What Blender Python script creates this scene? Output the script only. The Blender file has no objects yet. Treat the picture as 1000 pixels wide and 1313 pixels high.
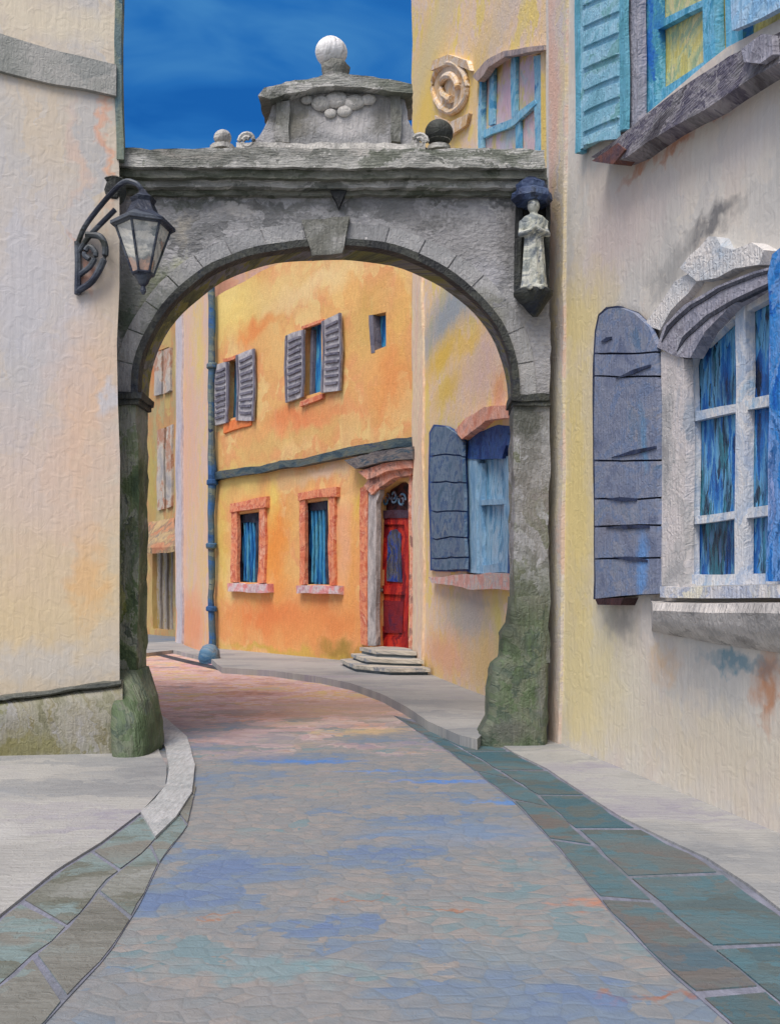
import bpy, bmesh, math, random
from mathutils import Vector, Matrix, noise
from mathutils.geometry import tessellate_polygon
random.seed(7)
sc = bpy.context.scene
COL = sc.collection
# ------------------------------------------------------------------ camera
F, CX, HY, EYE = 1200.0, 500.0, 765.0, 1.6      # focal length, centre column, horizon row (photo pixels), eye height
cam = bpy.data.cameras.new('camera'); co = bpy.data.objects.new('camera', cam); COL.objects.link(co)
co.location = (0, 0, EYE); co.rotation_euler = (math.radians(90), 0, 0)
cam.sensor_fit = 'VERTICAL'; cam.sensor_height = 24; cam.lens = 24*F/1313
cam.shift_y = (HY-656.5)/1313; cam.clip_end = 2000; cam.clip_start = 0.05
sc.camera = co
sc.cycles.max_bounces = 5; sc.cycles.diffuse_bounces = 3; sc.cycles.glossy_bounces = 2; sc.cycles.transmission_bounces = 2
# ------------------------------------------------------------------ light
SUN_EL, SUN_AZ = 58, 208      # azimuth the light comes from, clockwise from +y (north)
sc.view_settings.view_transform = 'Standard'; sc.view_settings.look = 'None'
sc.view_settings.exposure = 0.2; sc.view_settings.gamma = 1
w = bpy.data.worlds.new('World'); sc.world = w; w.use_nodes = True
nt = w.node_tree; nt.nodes.clear()
N = nt.nodes.new; L = nt.links.new
out = N('ShaderNodeOutputWorld'); bgA = N('ShaderNodeBackground'); bgB = N('ShaderNodeBackground'); mx = N('ShaderNodeMixShader')
sky = N('ShaderNodeTexSky'); sky.sky_type = 'NISHITA'; sky.sun_disc = False
sky.sun_elevation = math.radians(SUN_EL); sky.sun_rotation = math.radians(SUN_AZ)
sky.dust_density = 3.0; sky.ozone_density = 0.6; sky.air_density = 0.8
bgA.inputs[1].default_value = 0.15; L(sky.outputs[0], bgA.inputs[0])
tc = N('ShaderNodeTexCoord'); mp = N('ShaderNodeMapping'); mp.inputs['Scale'].default_value = (4, 4, 12); mp.inputs['Rotation'].default_value = (0, .5, 0)
L(tc.outputs['Generated'], mp.inputs[0])
nz = N('ShaderNodeTexNoise'); nz.inputs['Scale'].default_value = 1.5; nz.inputs['Detail'].default_value = 4; nz.inputs['Distortion'].default_value = .5
L(mp.outputs[0], nz.inputs['Vector'])
rp = N('ShaderNodeValToRGB'); L(nz.outputs['Fac'], rp.inputs[0])
e = rp.color_ramp.elements; e[0].position = .36; e[0].color = (.010, .108, .38, 1); e[1].position = .68; e[1].color = (.045, .20, .48, 1)
q = e.new(.5); q.color = (.018, .14, .43, 1)
L(rp.outputs[0], bgB.inputs[0]); bgB.inputs[1].default_value = 0.95
sx = N('ShaderNodeSeparateXYZ'); L(tc.outputs['Generated'], sx.inputs[0])
mr = N('ShaderNodeMapRange'); mr.inputs[1].default_value = .62; mr.inputs[2].default_value = .78; L(sx.outputs[1], mr.inputs[0])
L(mr.outputs[0], mx.inputs[0]); L(bgA.outputs[0], mx.inputs[1]); L(bgB.outputs[0], mx.inputs[2]); L(mx.outputs[0], out.inputs[0])
sl = bpy.data.lights.new('sun', 'SUN'); sl.energy = 2.0; sl.angle = math.radians(28); sl.color = (1, .975, .95)
so = bpy.data.objects.new('sun', sl); COL.objects.link(so)
az, el = math.radians(SUN_AZ), math.radians(SUN_EL)
sd = Vector((math.sin(az)*math.cos(el), math.cos(az)*math.cos(el), math.sin(el)))
so.rotation_euler = sd.to_track_quat('Z', 'Y').to_euler()

# ------------------------------------------------------------------ materials
def lin(c):
    return tuple((x/255/12.92 if x/255 <= .04045 else ((x/255+.055)/1.055)**2.4) for x in c) + (1,)
def paint(name, pal, d=(.8, .6), ground=False, scale=3.0, stretch=(1, 1), distort=.35, spots=(), bump=.5, rough=.65,
          bristle=(34, 6), island=False, contrast=1.0, dist=.012, var=.16, dab=.7, frag=.5, cob=0, ridge=20, pal2=None):
    """Hand-worked, patchy finish: dabs of the palette colours, local blotches, streaky relief (all 2-D in the surface's own plane)."""
    m = bpy.data.materials.new(name); m.use_nodes = True
    t = m.node_tree; t.nodes.clear(); n = t.nodes.new; l = t.links.new
    o = n('ShaderNodeOutputMaterial'); b = n('ShaderNodeBsdfPrincipled'); l(b.outputs[0], o.inputs[0])
    g = n('ShaderNodeNewGeometry'); pos = g.outputs['Position']
    def math_(op, a, c=None, clamp=False):
        k = n('ShaderNodeMath'); k.operation = op; k.use_clamp = clamp
        for i, v in enumerate((a, c)):
            if v is None: continue
            if isinstance(v, (int, float)): k.inputs[i].default_value = v
            else: l(v, k.inputs[i])
        return k.outputs[0]
    def vm(op, a, c=None, s=None):
        k = n('ShaderNodeVectorMath'); k.operation = op
        for i, v in enumerate((a, c)):
            if v is None: continue
            if isinstance(v, (tuple, Vector)): k.inputs[i].default_value = tuple(v)
            else: l(v, k.inputs[i])
        if s is not None: k.inputs['Scale'].default_value = s
        return k.outputs['Value'] if op in ('LENGTH', 'DOT_PRODUCT') else k.outputs[0]
    if ground: V = vm('MULTIPLY', pos, (1, 1, 0))
    else:
        dd = Vector((d[0], d[1], 0)).normalized()
        cb = n('ShaderNodeCombineXYZ'); l(vm('DOT_PRODUCT', pos, (dd.x, dd.y, 0)), cb.inputs[0])
        l(vm('DOT_PRODUCT', pos, (0, 0, 1)), cb.inputs[1]); V = cb.outputs[0]
    Vn = V
    if not ground:
        cb2 = n('ShaderNodeCombineXYZ'); l(vm('DOT_PRODUCT', pos, (dd.x-.7*dd.y, dd.y+.7*dd.x, 0)), cb2.inputs[0])
        l(vm('DOT_PRODUCT', pos, (.3*dd.y, -.3*dd.x, 1)), cb2.inputs[1]); Vn = cb2.outputs[0]
    def nz_(vec, s, det=2, dist_=0):
        k = n('ShaderNodeTexNoise'); k.noise_dimensions = '2D'; k.inputs['Scale'].default_value = s; k.inputs['Detail'].default_value = det
        k.inputs['Distortion'].default_value = dist_; l(vec, k.inputs['Vector']); return k
    n0 = nz_(Vn, 1.3, 1); nf = nz_(Vn, scale*4.5, 3)
    off = vm('ADD', vm('SCALE', vm('SUBTRACT', n0.outputs['Color'], (.5, .5, .5)), s=distort*1.5),
             vm('SCALE', vm('SUBTRACT', nf.outputs['Color'], (.5, .5, .5)), s=frag/scale))
    V2 = vm('ADD', V, off); V3 = vm('ADD', Vn, off)
    VS = vm('MULTIPLY', V3, (stretch[0], stretch[1], 1))
    big = nz_(VS, scale*.4, 1)
    def vor(sc2):
        vo = n('ShaderNodeTexVoronoi'); vo.voronoi_dimensions = '2D'; vo.feature = 'F1'; vo.inputs['Scale'].default_value = sc2
        l(VS, vo.inputs['Vector']); k = n('ShaderNodeSeparateColor'); l(vo.outputs['Color'], k.inputs[0]); return k.outputs[0]
    v1, v2 = vor(scale*1.25), vor(scale*2.7)
    if cob:
        VC = vm('MULTIPLY', vm('ADD', V, vm('SCALE', vm('SUBTRACT', n0.outputs['Color'], (.5, .5, .5)), s=.25)), (1, 1.35, 0))
        vc = n('ShaderNodeTexVoronoi'); vc.voronoi_dimensions = '2D'; vc.inputs['Scale'].default_value = cob; vc.inputs['Randomness'].default_value = .75; l(VC, vc.inputs['Vector'])
        ve = n('ShaderNodeTexVoronoi'); ve.voronoi_dimensions = '2D'; ve.feature = 'DISTANCE_TO_EDGE'; ve.inputs['Scale'].default_value = cob; ve.inputs['Randomness'].default_value = .75; l(VC, ve.inputs['Vector'])
        k = n('ShaderNodeSeparateColor'); l(vc.outputs['Color'], k.inputs[0]); v2 = k.outputs[0]
    f = math_('ADD', math_('MULTIPLY', v1, .5*dab*contrast), math_('MULTIPLY', v2, .35*dab*contrast))
    f = math_('ADD', f, math_('MULTIPLY', math_('SUBTRACT', big.outputs['Fac'], .5), 1.3))
    f = math_('ADD', f, .5-.425*dab*contrast, True)
    if island:
        f = math_('ADD', math_('MULTIPLY', f, .55), math_('MULTIPLY', g.outputs['Random Per Island'], .5), True)
    r = n('ShaderNodeValToRGB'); l(f, r.inputs[0]); el_ = r.color_ramp.elements
    ps = [i/(len(pal)-1) for i in range(len(pal))]
    el_[0].position = 0; el_[0].color = lin(pal[0]); el_[1].position = 1; el_[1].color = lin(pal[-1])
    for i in range(1, len(pal)-1):
        q_ = el_.new(.12+.76*ps[i]); q_.color = lin(pal[i])
    c = r.outputs[0]
    if pal2:
        p2, ctr, rad = pal2
        r2 = n('ShaderNodeValToRGB'); l(f, r2.inputs[0]); e2 = r2.color_ramp.elements; r2.color_ramp.interpolation = 'LINEAR'
        e2[0].color = lin(p2[0]); e2[1].color = lin(p2[-1])
        for i in range(1, len(p2)-1): q_ = e2.new(.12+.76*i/(len(p2)-1)); q_.color = lin(p2[i])
        v = vm('MULTIPLY', vm('SUBTRACT', V2, ctr), (1/rad[0], 1/rad[1], 0))
        dl = math_('ADD', vm('LENGTH', v), math_('MULTIPLY', math_('SUBTRACT', v1, .5), .35))
        k = n('ShaderNodeMapRange'); l(dl, k.inputs[0]); k.inputs[1].default_value = 1.15; k.inputs[2].default_value = .8; k.inputs[3].default_value = 0; k.inputs[4].default_value = 1
        x = n('ShaderNodeMix'); x.data_type = 'RGBA'; l(k.outputs[0], x.inputs[0]); l(c, x.inputs[6]); l(r2.outputs[0], x.inputs[7]); c = x.outputs[2]
    for (s0, z0, rs, rz, colr, st) in spots:
        v = vm('MULTIPLY', vm('SUBTRACT', V2, (s0, z0, 0)), (1/rs, 1/rz, 0))
        dl = math_('ADD', vm('LENGTH', v), math_('MULTIPLY', math_('SUBTRACT', v2, .5), .3))
        k = n('ShaderNodeMapRange'); l(dl, k.inputs[0]); k.inputs[1].default_value = 1.4; k.inputs[2].default_value = .35
        k.inputs[3].default_value = 0; k.inputs[4].default_value = st
        x = n('ShaderNodeMix'); x.data_type = 'RGBA'; l(k.outputs[0], x.inputs[0]); l(c, x.inputs[6]); x.inputs[7].default_value = lin(colr); c = x.outputs[2]
    bx, by = bristle
    br = nz_(vm('MULTIPLY', Vn, (bx, by, 0)), 1, 2)
    mrn = n('ShaderNodeMapRange'); l(br.outputs['Fac'], mrn.inputs[0]); mrn.inputs[1].default_value = .25; mrn.inputs[2].default_value = .75
    mrn.inputs[3].default_value = 1-var; mrn.inputs[4].default_value = 1+var
    tone = mrn.outputs[0]
    if cob:
        j = n('ShaderNodeMapRange'); l(ve.outputs[0], j.inputs[0]); j.inputs[2].default_value = .1; j.inputs[3].default_value = .955; j.inputs[4].default_value = 1.02
        tone = math_('MULTIPLY', tone, j.outputs[0])
    hs = vm('SCALE', c); l(tone, hs.node.inputs['Scale']); l(hs, b.inputs['Base Color'])
    b.inputs['Roughness'].default_value = rough; b.inputs['Specular IOR Level'].default_value = .3
    h = math_('ADD', math_('MULTIPLY', br.outputs['Fac'], .8), math_('MULTIPLY', nz_(Vn, ridge, 2, 1.0).outputs['Fac'], .8))
    if cob:
        ed = n('ShaderNodeMapRange'); l(ve.outputs[0], ed.inputs[0]); ed.inputs[2].default_value = .14; h = math_('ADD', math_('MULTIPLY', h, .6), math_('MULTIPLY', ed.outputs[0], .3))
    bp = n('ShaderNodeBump'); bp.inputs['Strength'].default_value = bump; bp.inputs['Distance'].default_value = dist*2
    l(h, bp.inputs['Height']); l(bp.outputs[0], b.inputs['Normal'])
    return m

# ------------------------------------------------------------------ geometry helpers
def P(px, py, Y): return Vector(((px-CX)/F*Y, Y, EYE+(HY-py)/F*Y))
def G(px, py, z=0.0):
    Y = (EYE-z)*F/(py-HY); return Vector(((px-CX)/F*Y, Y, z))
class Wall:
    """A vertical wall plane from ground point a to b; the side facing the viewer is its front."""
    def __init__(s, a, b):
        s.a, s.b = Vector((a[0], a[1], 0)), Vector((b[0], b[1], 0)); s.d = (s.b-s.a).normalized()
        n_ = Vector((s.d.y, -s.d.x, 0))
        if n_.dot(-s.a) < 0: n_ = -n_
        s.n = n_
    def at(s, px, py, off=0.0):
        r = Vector(((px-CX)/F, 1, (HY-py)/F)); t = (s.a+s.n*off).dot(s.n)/r.dot(s.n)
        return Vector((0, 0, EYE))+r*t
    def sz(s, px, py):
        p = s.at(px, py); return p.dot(s.d), p.z
    def spot(s, px, py, rx, ry, colr, st=.8):
        p = s.at(px, py); a = s.at(px-rx, py).dot(s.d); b = s.at(px+rx, py).dot(s.d)
        return (p.dot(s.d), p.z, abs(b-a)/2, ry*p.y/F, colr, st)
def warp(v):
    a = min(.012+.0016*max(v.y, 0), .055)
    q = noise.noise_vector(v*0.95+Vector((3, 7, 1))) + .45*noise.noise_vector(v*3.1)
    k = min(1, max(0, (v.z-.06)/.5))
    return v + Vector((q.x*a*(.4+.6*k), q.y*a*.5, q.z*a*k))
def gridcut(bm, step):
    vs = [v.co for v in bm.verts]
    if not vs: return
    for ax in range(3):
        lo, hi = min(v[ax] for v in vs), max(v[ax] for v in vs)
        no = [0, 0, 0]; no[ax] = 1
        if (hi-lo)/step > 60: continue
        k = math.floor(lo/step)+1
        while k*step < hi-1e-4:
            c = [0, 0, 0]; c[ax] = k*step+.0137
            bmesh.ops.bisect_plane(bm, geom=bm.verts[:]+bm.edges[:]+bm.faces[:], dist=1e-5, plane_co=c, plane_no=no)
            k += 1
ROUGH = {'cornice', 'architrave', 'frieze_band', 'pediment', 'pediment_cap', 'pier', 'impost', 'keystone', 'pediment_base', 'pediment_strip', 'cornice_end', 'plinth_cap', 'pier_base', 'spandrel_wall'}
def build(name, bm, mat, parent=None, step=.35, wob=True, smooth=35, keep_normals=False, label=None):
    if name in ROUGH and step: step = .09
    if wob and step: gridcut(bm, step)
    if wob:
        for v in bm.verts: v.co = warp(v.co)
        if name in ROUGH:
            for v in bm.verts: v.co += noise.noise_vector(v.co*6.5)*.017+noise.noise_vector(v.co*17)*.008
    if not keep_normals: bmesh.ops.recalc_face_normals(bm, faces=bm.faces)
    me = bpy.data.meshes.new(name); bm.to_mesh(me); bm.free()
    me.polygons.foreach_set('use_smooth', [True]*len(me.polygons)); me.set_sharp_from_angle(angle=math.radians(smooth))
    o = bpy.data.objects.new(name, me); COL.objects.link(o)
    for m_ in (mat if isinstance(mat, list) else [mat]): me.materials.append(m_)
    if parent is not None:
        o.parent = parent
        if parent.type == 'EMPTY': o.matrix_parent_inverse = Matrix.Translation(parent.location).inverted()
    if label: o['label'] = label
    return o
def thing(name, label, cat, loc):
    o = bpy.data.objects.new(name, None); COL.objects.link(o); o.location = loc; o.empty_display_size = .3
    o['label'] = label; o['category'] = cat; return o
def tag(o, label, cat): o['label'] = label; o['category'] = cat
def struct(name, bm, mat, **k):
    o = build(name, bm, mat, **k); o['kind'] = 'structure'; return o
def B(): return bmesh.new()
def prism(bm, pts, vec, bev=0):
    """solid from a polygon of 3-D points pushed along vec"""
    t = [bm.verts.new(p) for p in pts]; u = [bm.verts.new(Vector(p)+vec) for p in pts]
    n_ = len(pts)
    tris = tessellate_polygon([[Vector(p) for p in pts]])
    if n_ > 4:
        for a, b, c in tris:
            try: bm.faces.new((t[a], t[b], t[c])); bm.faces.new((u[c], u[b], u[a]))
            except ValueError: pass
    else: bm.faces.new(t); bm.faces.new(u[::-1])
    for i in range(n_):
        j = (i+1) % n_; bm.faces.new((t[i], t[j], u[j], u[i]))
    return bm
def slab(bm, W, pp, o0, o1):
    """pixel outline traced on wall W, standing from o0 to o1 in front of the wall face (outline true at o1)"""
    return prism(bm, [W.at(x, y, o1) for x, y in pp], -W.n*(o1-o0))
def rect(x0, y0, x1, y1, sl_=0.0):
    return [(x0, y0), (x1, y0+sl_*(x1-x0)), (x1, y1+sl_*(x1-x0)), (x0, y1)]
def quad(a, b, c, d): return [a, b, c, d]
def box(bm, x0, x1, y0, y1, z0, z1):
    return prism(bm, [(x0, y0, z0), (x1, y0, z0), (x1, y0, z1), (x0, y0, z1)], Vector((0, y1-y0, 0)))
def tube(bm, pts, r, seg=8, taper=None):
    pts = [Vector(p) for p in pts]; rings = []
    for i, p in enumerate(pts):
        t = (pts[min(i+1, len(pts)-1)]-pts[max(i-1, 0)]).normalized()
        up = Vector((0, 0, 1)) if abs(t.z) < .95 else Vector((1, 0, 0))
        s = t.cross(up).normalized(); u = s.cross(t)
        rr = r if taper is None else taper[i]
        rings.append([bm.verts.new(p+(s*math.cos(a)+u*math.sin(a))*rr) for a in [2*math.pi*k/seg for k in range(seg)]])
    for i in range(len(rings)-1):
        for k in range(seg):
            bm.faces.new((rings[i][k], rings[i][(k+1) % seg], rings[i+1][(k+1) % seg], rings[i+1][k]))
    bm.faces.new(rings[0]); bm.faces.new(rings[-1][::-1]); return bm
def smooth(pts, k=5):
    pts = [Vector(p) for p in pts]; q = [pts[0]*2-pts[1]]+pts+[pts[-1]*2-pts[-2]]; o_ = []
    for i in range(1, len(q)-2):
        for j in range(k):
            t = j/k; o_.append(.5*((2*q[i])+(q[i+1]-q[i-1])*t+(2*q[i-1]-5*q[i]+4*q[i+1]-q[i+2])*t*t+(3*q[i]-q[i-1]-3*q[i+1]+q[i+2])*t**3))
    return o_+[pts[-1]]
def lathe(bm, c, prof, seg=20, sy=1.0, lobes=0, la=0.0):
    rings = []
    for z, r in prof:
        rings.append([bm.verts.new((c[0]+math.cos(a)*r*(1+la*math.cos(lobes*a)), c[1]+math.sin(a)*r*sy*(1+la*math.cos(lobes*a)), c[2]+z))
                      for a in [2*math.pi*k/seg for k in range(seg)]])
    for i in range(len(rings)-1):
        for k in range(seg):
            bm.faces.new((rings[i][k], rings[i][(k+1) % seg], rings[i+1][(k+1) % seg], rings[i+1][k]))
    bm.faces.new(rings[0]); bm.faces.new(rings[-1][::-1]); return bm
def loft(bm, secs, seg=24, e_=3.0):
    """rounded-rectangle sections (x0,x1,y0,y1,z)"""
    rings = []
    for x0, x1, y0, y1, z in secs:
        cx, cy, rx, ry = (x0+x1)/2, (y0+y1)/2, (x1-x0)/2, (y1-y0)/2; rg = []
        for k in range(seg):
            a = 2*math.pi*k/seg; c_, s_ = math.cos(a), math.sin(a)
            rg.append(bm.verts.new((cx+rx*math.copysign(abs(c_)**(2/e_), c_), cy+ry*math.copysign(abs(s_)**(2/e_), s_), z)))
        rings.append(rg)
    for i in range(len(rings)-1):
        for k in range(seg):
            bm.faces.new((rings[i][k], rings[i][(k+1) % seg], rings[i+1][(k+1) % seg], rings[i+1][k]))
    bm.faces.new(rings[0]); bm.faces.new(rings[-1][::-1]); return bm
def face_with_holes(bm, W, s0, s1, z0, z1, holes, depth=.28):
    """wall face (s along W.d, z up) with real openings and their reveals"""
    def pt(s, z, o=0): 
        base = W.d*s; p = base+W.n*(W.a.dot(W.n)-o); return Vector((p.x, p.y, z))
    loops = [[(s0, z0), (s1, z0), (s1, z1), (s0, z1)]]+holes
    allp = [q for lp in loops for q in lp]
    tris = tessellate_polygon([[Vector((a, b, 0)) for a, b in lp] for lp in loops])
    vs = [bm.verts.new(pt(a, b)) for a, b in allp]
    for t in tris:
        try: bm.faces.new([vs[i] for i in t])
        except ValueError: pass
    k = 4
    for lp in holes:
        n_ = len(lp); back = [bm.verts.new(pt(a, b, depth)) for a, b in lp]
        for i in range(n_):
            j = (i+1) % n_; bm.faces.new((vs[k+i], vs[k+j], back[j], back[i]))
        k += n_
def house_shell(bm, W, h, depth, holes, slant=(0, 0), z0=-.3):
    """closed building body behind wall W: front with openings, two ends, back and top"""
    sa, sb = W.a.dot(W.d), W.b.dot(W.d)
    hz = [[W.sz(x, y) for x, y in hp] for hp in holes]
    face_with_holes(bm, W, sa, sb, z0, h, hz)
    A, Bq = W.a.copy(), W.b.copy()
    Ab, Bb = A-W.n*depth+W.d*slant[0], Bq-W.n*depth+W.d*slant[1]
    def q(p, z): return bm.verts.new((p.x, p.y, z))
    for p, r in ((A, Ab), (Ab, Bb), (Bb, Bq)):
        bm.faces.new((q(p, z0), q(r, z0), q(r, h), q(p, h)))
    bm.faces.new((q(A, h), q(Bq, h), q(Bb, h), q(Ab, h)))
def roof_on(W, depth, h, rise, mat, parent, over=.3, slant=(0, 0)):
    A, Bq = W.a+W.n*over-W.d*over, W.b+W.n*over+W.d*over
    Ab, Bb = W.a-W.n*(depth+over)-W.d*over+W.d*slant[0], W.b-W.n*(depth+over)+W.d*over+W.d*slant[1]
    up = lambda p, z: Vector((p.x, p.y, z))
    M1, M2 = (A+Ab)/2, (Bq+Bb)/2; bm = B()
    v = [bm.verts.new(up(p, z)) for p, z in ((A, h), (Bq, h), (Bb, h), (Ab, h), (M1, h+rise), (M2, h+rise))]
    for f in ((0, 1, 5, 4), (2, 3, 4, 5), (0, 4, 3), (1, 2, 5), (3, 2, 1, 0)): bm.faces.new([v[i] for i in f])
    return build('roof', bm, mat, parent, step=1.0)

# ------------------------------------------------------------------ walls (plan)
WL = Wall((-12.0, 8.5), (-2.80, 9.68))            # house on the left, nearly facing us
WR = Wall((1.75, 10.50), (4.44, -3.0))            # near house on the right
WM = Wall((.46, 19.8), (1.90, 10.9))              # pink and yellow house behind the arch
WO = Wall((-5.12, 27.0), (.46, 19.8))             # orange house
WP = Wall((-7.10, 31.0), (-5.12, 27.0))           # peach house
WE = Wall((-15.5, 47.0), (-8.45, 37.2))           # ochre house at the end
AY = 10.0                                         # front plane of the archway
WA = Wall((-2.95, AY), (1.72, AY))

# ------------------------------------------------------------------ ground
road_m = paint('cobbled_road', [(98, 116, 146), (108, 123, 142), (112, 124, 136), (122, 126, 130), (132, 131, 130), (122, 126, 128), (140, 134, 130), (110, 129, 134)],
               ground=True, scale=1.7, stretch=(1.0, 1.9), distort=.15, bristle=(9, 14), bump=.4, contrast=1.2, var=.06, frag=.7, cob=7.5, ridge=30,
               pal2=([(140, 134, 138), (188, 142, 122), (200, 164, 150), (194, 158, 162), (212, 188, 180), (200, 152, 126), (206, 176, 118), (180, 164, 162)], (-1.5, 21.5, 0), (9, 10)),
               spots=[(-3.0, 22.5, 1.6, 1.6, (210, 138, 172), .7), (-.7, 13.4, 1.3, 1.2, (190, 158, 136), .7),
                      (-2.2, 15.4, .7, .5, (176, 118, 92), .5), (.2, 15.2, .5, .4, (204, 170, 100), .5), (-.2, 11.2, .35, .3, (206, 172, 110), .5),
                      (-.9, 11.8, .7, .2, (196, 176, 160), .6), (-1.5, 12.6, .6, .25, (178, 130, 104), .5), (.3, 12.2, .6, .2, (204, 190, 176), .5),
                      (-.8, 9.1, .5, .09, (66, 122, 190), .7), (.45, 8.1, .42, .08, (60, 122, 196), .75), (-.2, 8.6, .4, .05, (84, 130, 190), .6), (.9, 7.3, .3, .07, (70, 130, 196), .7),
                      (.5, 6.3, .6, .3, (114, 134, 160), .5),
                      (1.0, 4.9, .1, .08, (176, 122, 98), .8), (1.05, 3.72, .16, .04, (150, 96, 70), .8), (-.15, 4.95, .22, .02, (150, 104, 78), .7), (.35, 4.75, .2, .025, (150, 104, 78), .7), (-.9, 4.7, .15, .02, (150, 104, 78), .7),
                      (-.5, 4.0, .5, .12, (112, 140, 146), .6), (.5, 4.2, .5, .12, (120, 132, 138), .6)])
bm = B(); prism(bm, [(-60, -20, 0), (60, -20, 0), (60, 120, 0), (-60, 120, 0)], Vector((0, 0, -.4)))
struct('road', bm, road_m, wob=False)
pav_m = paint('pavement_stone', [(128, 130, 132), (144, 145, 145), (154, 153, 150), (164, 163, 159), (148, 145, 152)], ground=True, scale=1.3, stretch=(.6, 1.6),
              distort=.4, bristle=(4, 26), bump=.45, var=.06, spots=[(-4.6, 7.4, 1.5, .4, (146, 152, 160), .6), (-3.9, 6.2, 1.2, .35, (196, 196, 196), .6)])
def sheet(pts, z, th=.05):
    bm_ = B(); prism(bm_, [Vector((p[0], p[1], z)) for p in pts], Vector((0, 0, -th-z))); return bm_
def gp(*pp): return [G(x, y) for x, y in pp]
lk = [G(*p) for p in ((-60, 1235), (0, 1178), (70, 1122), (130, 1084), (180, 1045), (212, 1010), (214, 985), (205, 968))]
struct('pavement', sheet([(-14, 2.0), (-6, 3.2)]+lk+[G(190, 925), (-4.2, 11.5), (-14, 10.5)], .022), pav_m, step=.5)
rk = [(628, 948), (660, 968), (700, 988), (745, 1018), (795, 1050), (850, 1078), (905, 1104), (960, 1140), (1000, 1172), (1060, 1225), (1150, 1310), (1400, 1560)]
struct('pavement', sheet([G(*p) for p in rk]+[(5.2, -1), (3.6, 5), (1.9, 10.6), (1.2, 10.6)], .022), pav_m, step=.5)
# pavement in front of the far houses, a real kerb at its street side
pk = [(285, 856), (350, 860), (410, 868), (450, 876), (490, 890), (520, 905), (548, 925), (588, 942), (612, 948)]
struct('pavement', sheet([G(x, y, .12) for x, y in pk]+[Vector((1.20, 10.9, 0)), Vector((1.9, 11.1, 0)), Vector((.6, 20.2, 0)), Vector((-5.1, 27.4, 0)), Vector((-5.2, 25.6, 0))], .12), pav_m, step=.5)
struct('pavement', sheet([G(188, 828), G(226, 826), G(262, 842), G(262, 848), G(222, 838), G(188, 842)], .1), pav_m, step=.8)
gut_base = paint('gutter_joints', [(104, 110, 114), (120, 122, 136), (134, 136, 148)], ground=True, scale=3, bump=.4)
gut_m = paint('gutter_slabs', [(58, 88, 96), (66, 98, 108), (86, 94, 92), (78, 108, 116), (94, 104, 104), (104, 98, 94), (66, 98, 112)], ground=True, scale=2.6, stretch=(.8, 1.3),
              distort=.3, island=True, bump=.5, rough=.55, bristle=(5, 26), var=.06)
gutL_m = paint('gutter_slabs_left', [(92, 94, 86), (108, 108, 102), (120, 120, 114), (118, 136, 136), (98, 100, 90), (142, 144, 140)], ground=True, scale=2.6, stretch=(.8, 1.3),
               distort=.3, island=True, bump=.5, rough=.55, bristle=(5, 26), var=.06)
def resample(pts, n_):
    d_ = [0]
    for i in range(len(pts)-1): d_.append(d_[-1]+(pts[i+1]-pts[i]).length)
    o_ = []
    for k in range(n_+1):
        t = d_[-1]*k/n_
        for i in range(len(pts)-1):
            if t <= d_[i+1]+1e-9:
                u = (t-d_[i])/max(d_[i+1]-d_[i], 1e-9); o_.append(pts[i].lerp(pts[i+1], u)); break
    return o_
def gutter(edgeA, mid, edgeB, n_, gap, gm=None):
    gm = gm or gut_m
    A_, M_, B_ = (resample([G(*p) for p in e_], n_*5) for e_ in (edgeA, mid, edgeB))
    Ax = [p+(p-q)*.12 for p, q in zip(A_, B_)]
    bm_ = B(); prism(bm_, [Vector((p.x, p.y, .006)) for p in Ax]+[Vector((p.x, p.y, .006)) for p in B_[::-1]], Vector((0, 0, -.05)))
    struct('gutter', bm_, gut_base, step=None, wob=False)
    bm_ = B()
    for (L_, R_, sh) in ((A_, M_, 0), (M_, B_, 2)):
        for k in range(-1, n_):
            i0, i1 = max(0, k*5+sh), min(n_*5, k*5+5+sh)
            if i1-i0 < 2: continue
            a = L_[i0:i1+1]; b = R_[i0:i1+1]
            a2 = [p.lerp(q, gap*random.uniform(.2, 1.6)) for p, q in zip(a, b)]; b2 = [q.lerp(p, gap*random.uniform(.2, 1.6)) for p, q in zip(a, b)]
            for s_ in (a2, b2):
                s_[0] = s_[0].lerp(s_[1], .08+random.uniform(0, .12)); s_[-1] = s_[-1].lerp(s_[-2], .08+random.uniform(0, .12))
            h_ = .010+random.uniform(0, .004)
            top = [bm_.verts.new((p.x, p.y, h_)) for p in a2]; bot = [bm_.verts.new((p.x, p.y, h_)) for p in b2]
            tl = [bm_.verts.new((p.x, p.y, 0)) for p in a2]; bl = [bm_.verts.new((p.x, p.y, 0)) for p in b2]
            m_ = len(top)
            for i in range(m_-1):
                bm_.faces.new((top[i], top[i+1], bot[i+1], bot[i])); bm_.faces.new((top[i+1], top[i], tl[i], tl[i+1])); bm_.faces.new((bot[i], bot[i+1], bl[i+1], bl[i]))
            bm_.faces.new((top[0], bot[0], bl[0], tl[0])); bm_.faces.new((bot[-1], top[-1], tl[-1], bl[-1]))
    struct('gutter', bm_, gm, step=None, wob=False)
gutter([(560, 930), (640, 958), (700, 989), (795, 1052), (905, 1107), (1000, 1176), (1080, 1245), (1200, 1360)],
       [(535, 928), (620, 978), (690, 1022), (745, 1072), (850, 1170), (930, 1232), (1000, 1290), (1100, 1375)],
       [(505, 918), (590, 975), (660, 1030), (715, 1088), (790, 1180), (860, 1250), (935, 1315), (1020, 1400)], 8, .045)
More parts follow.
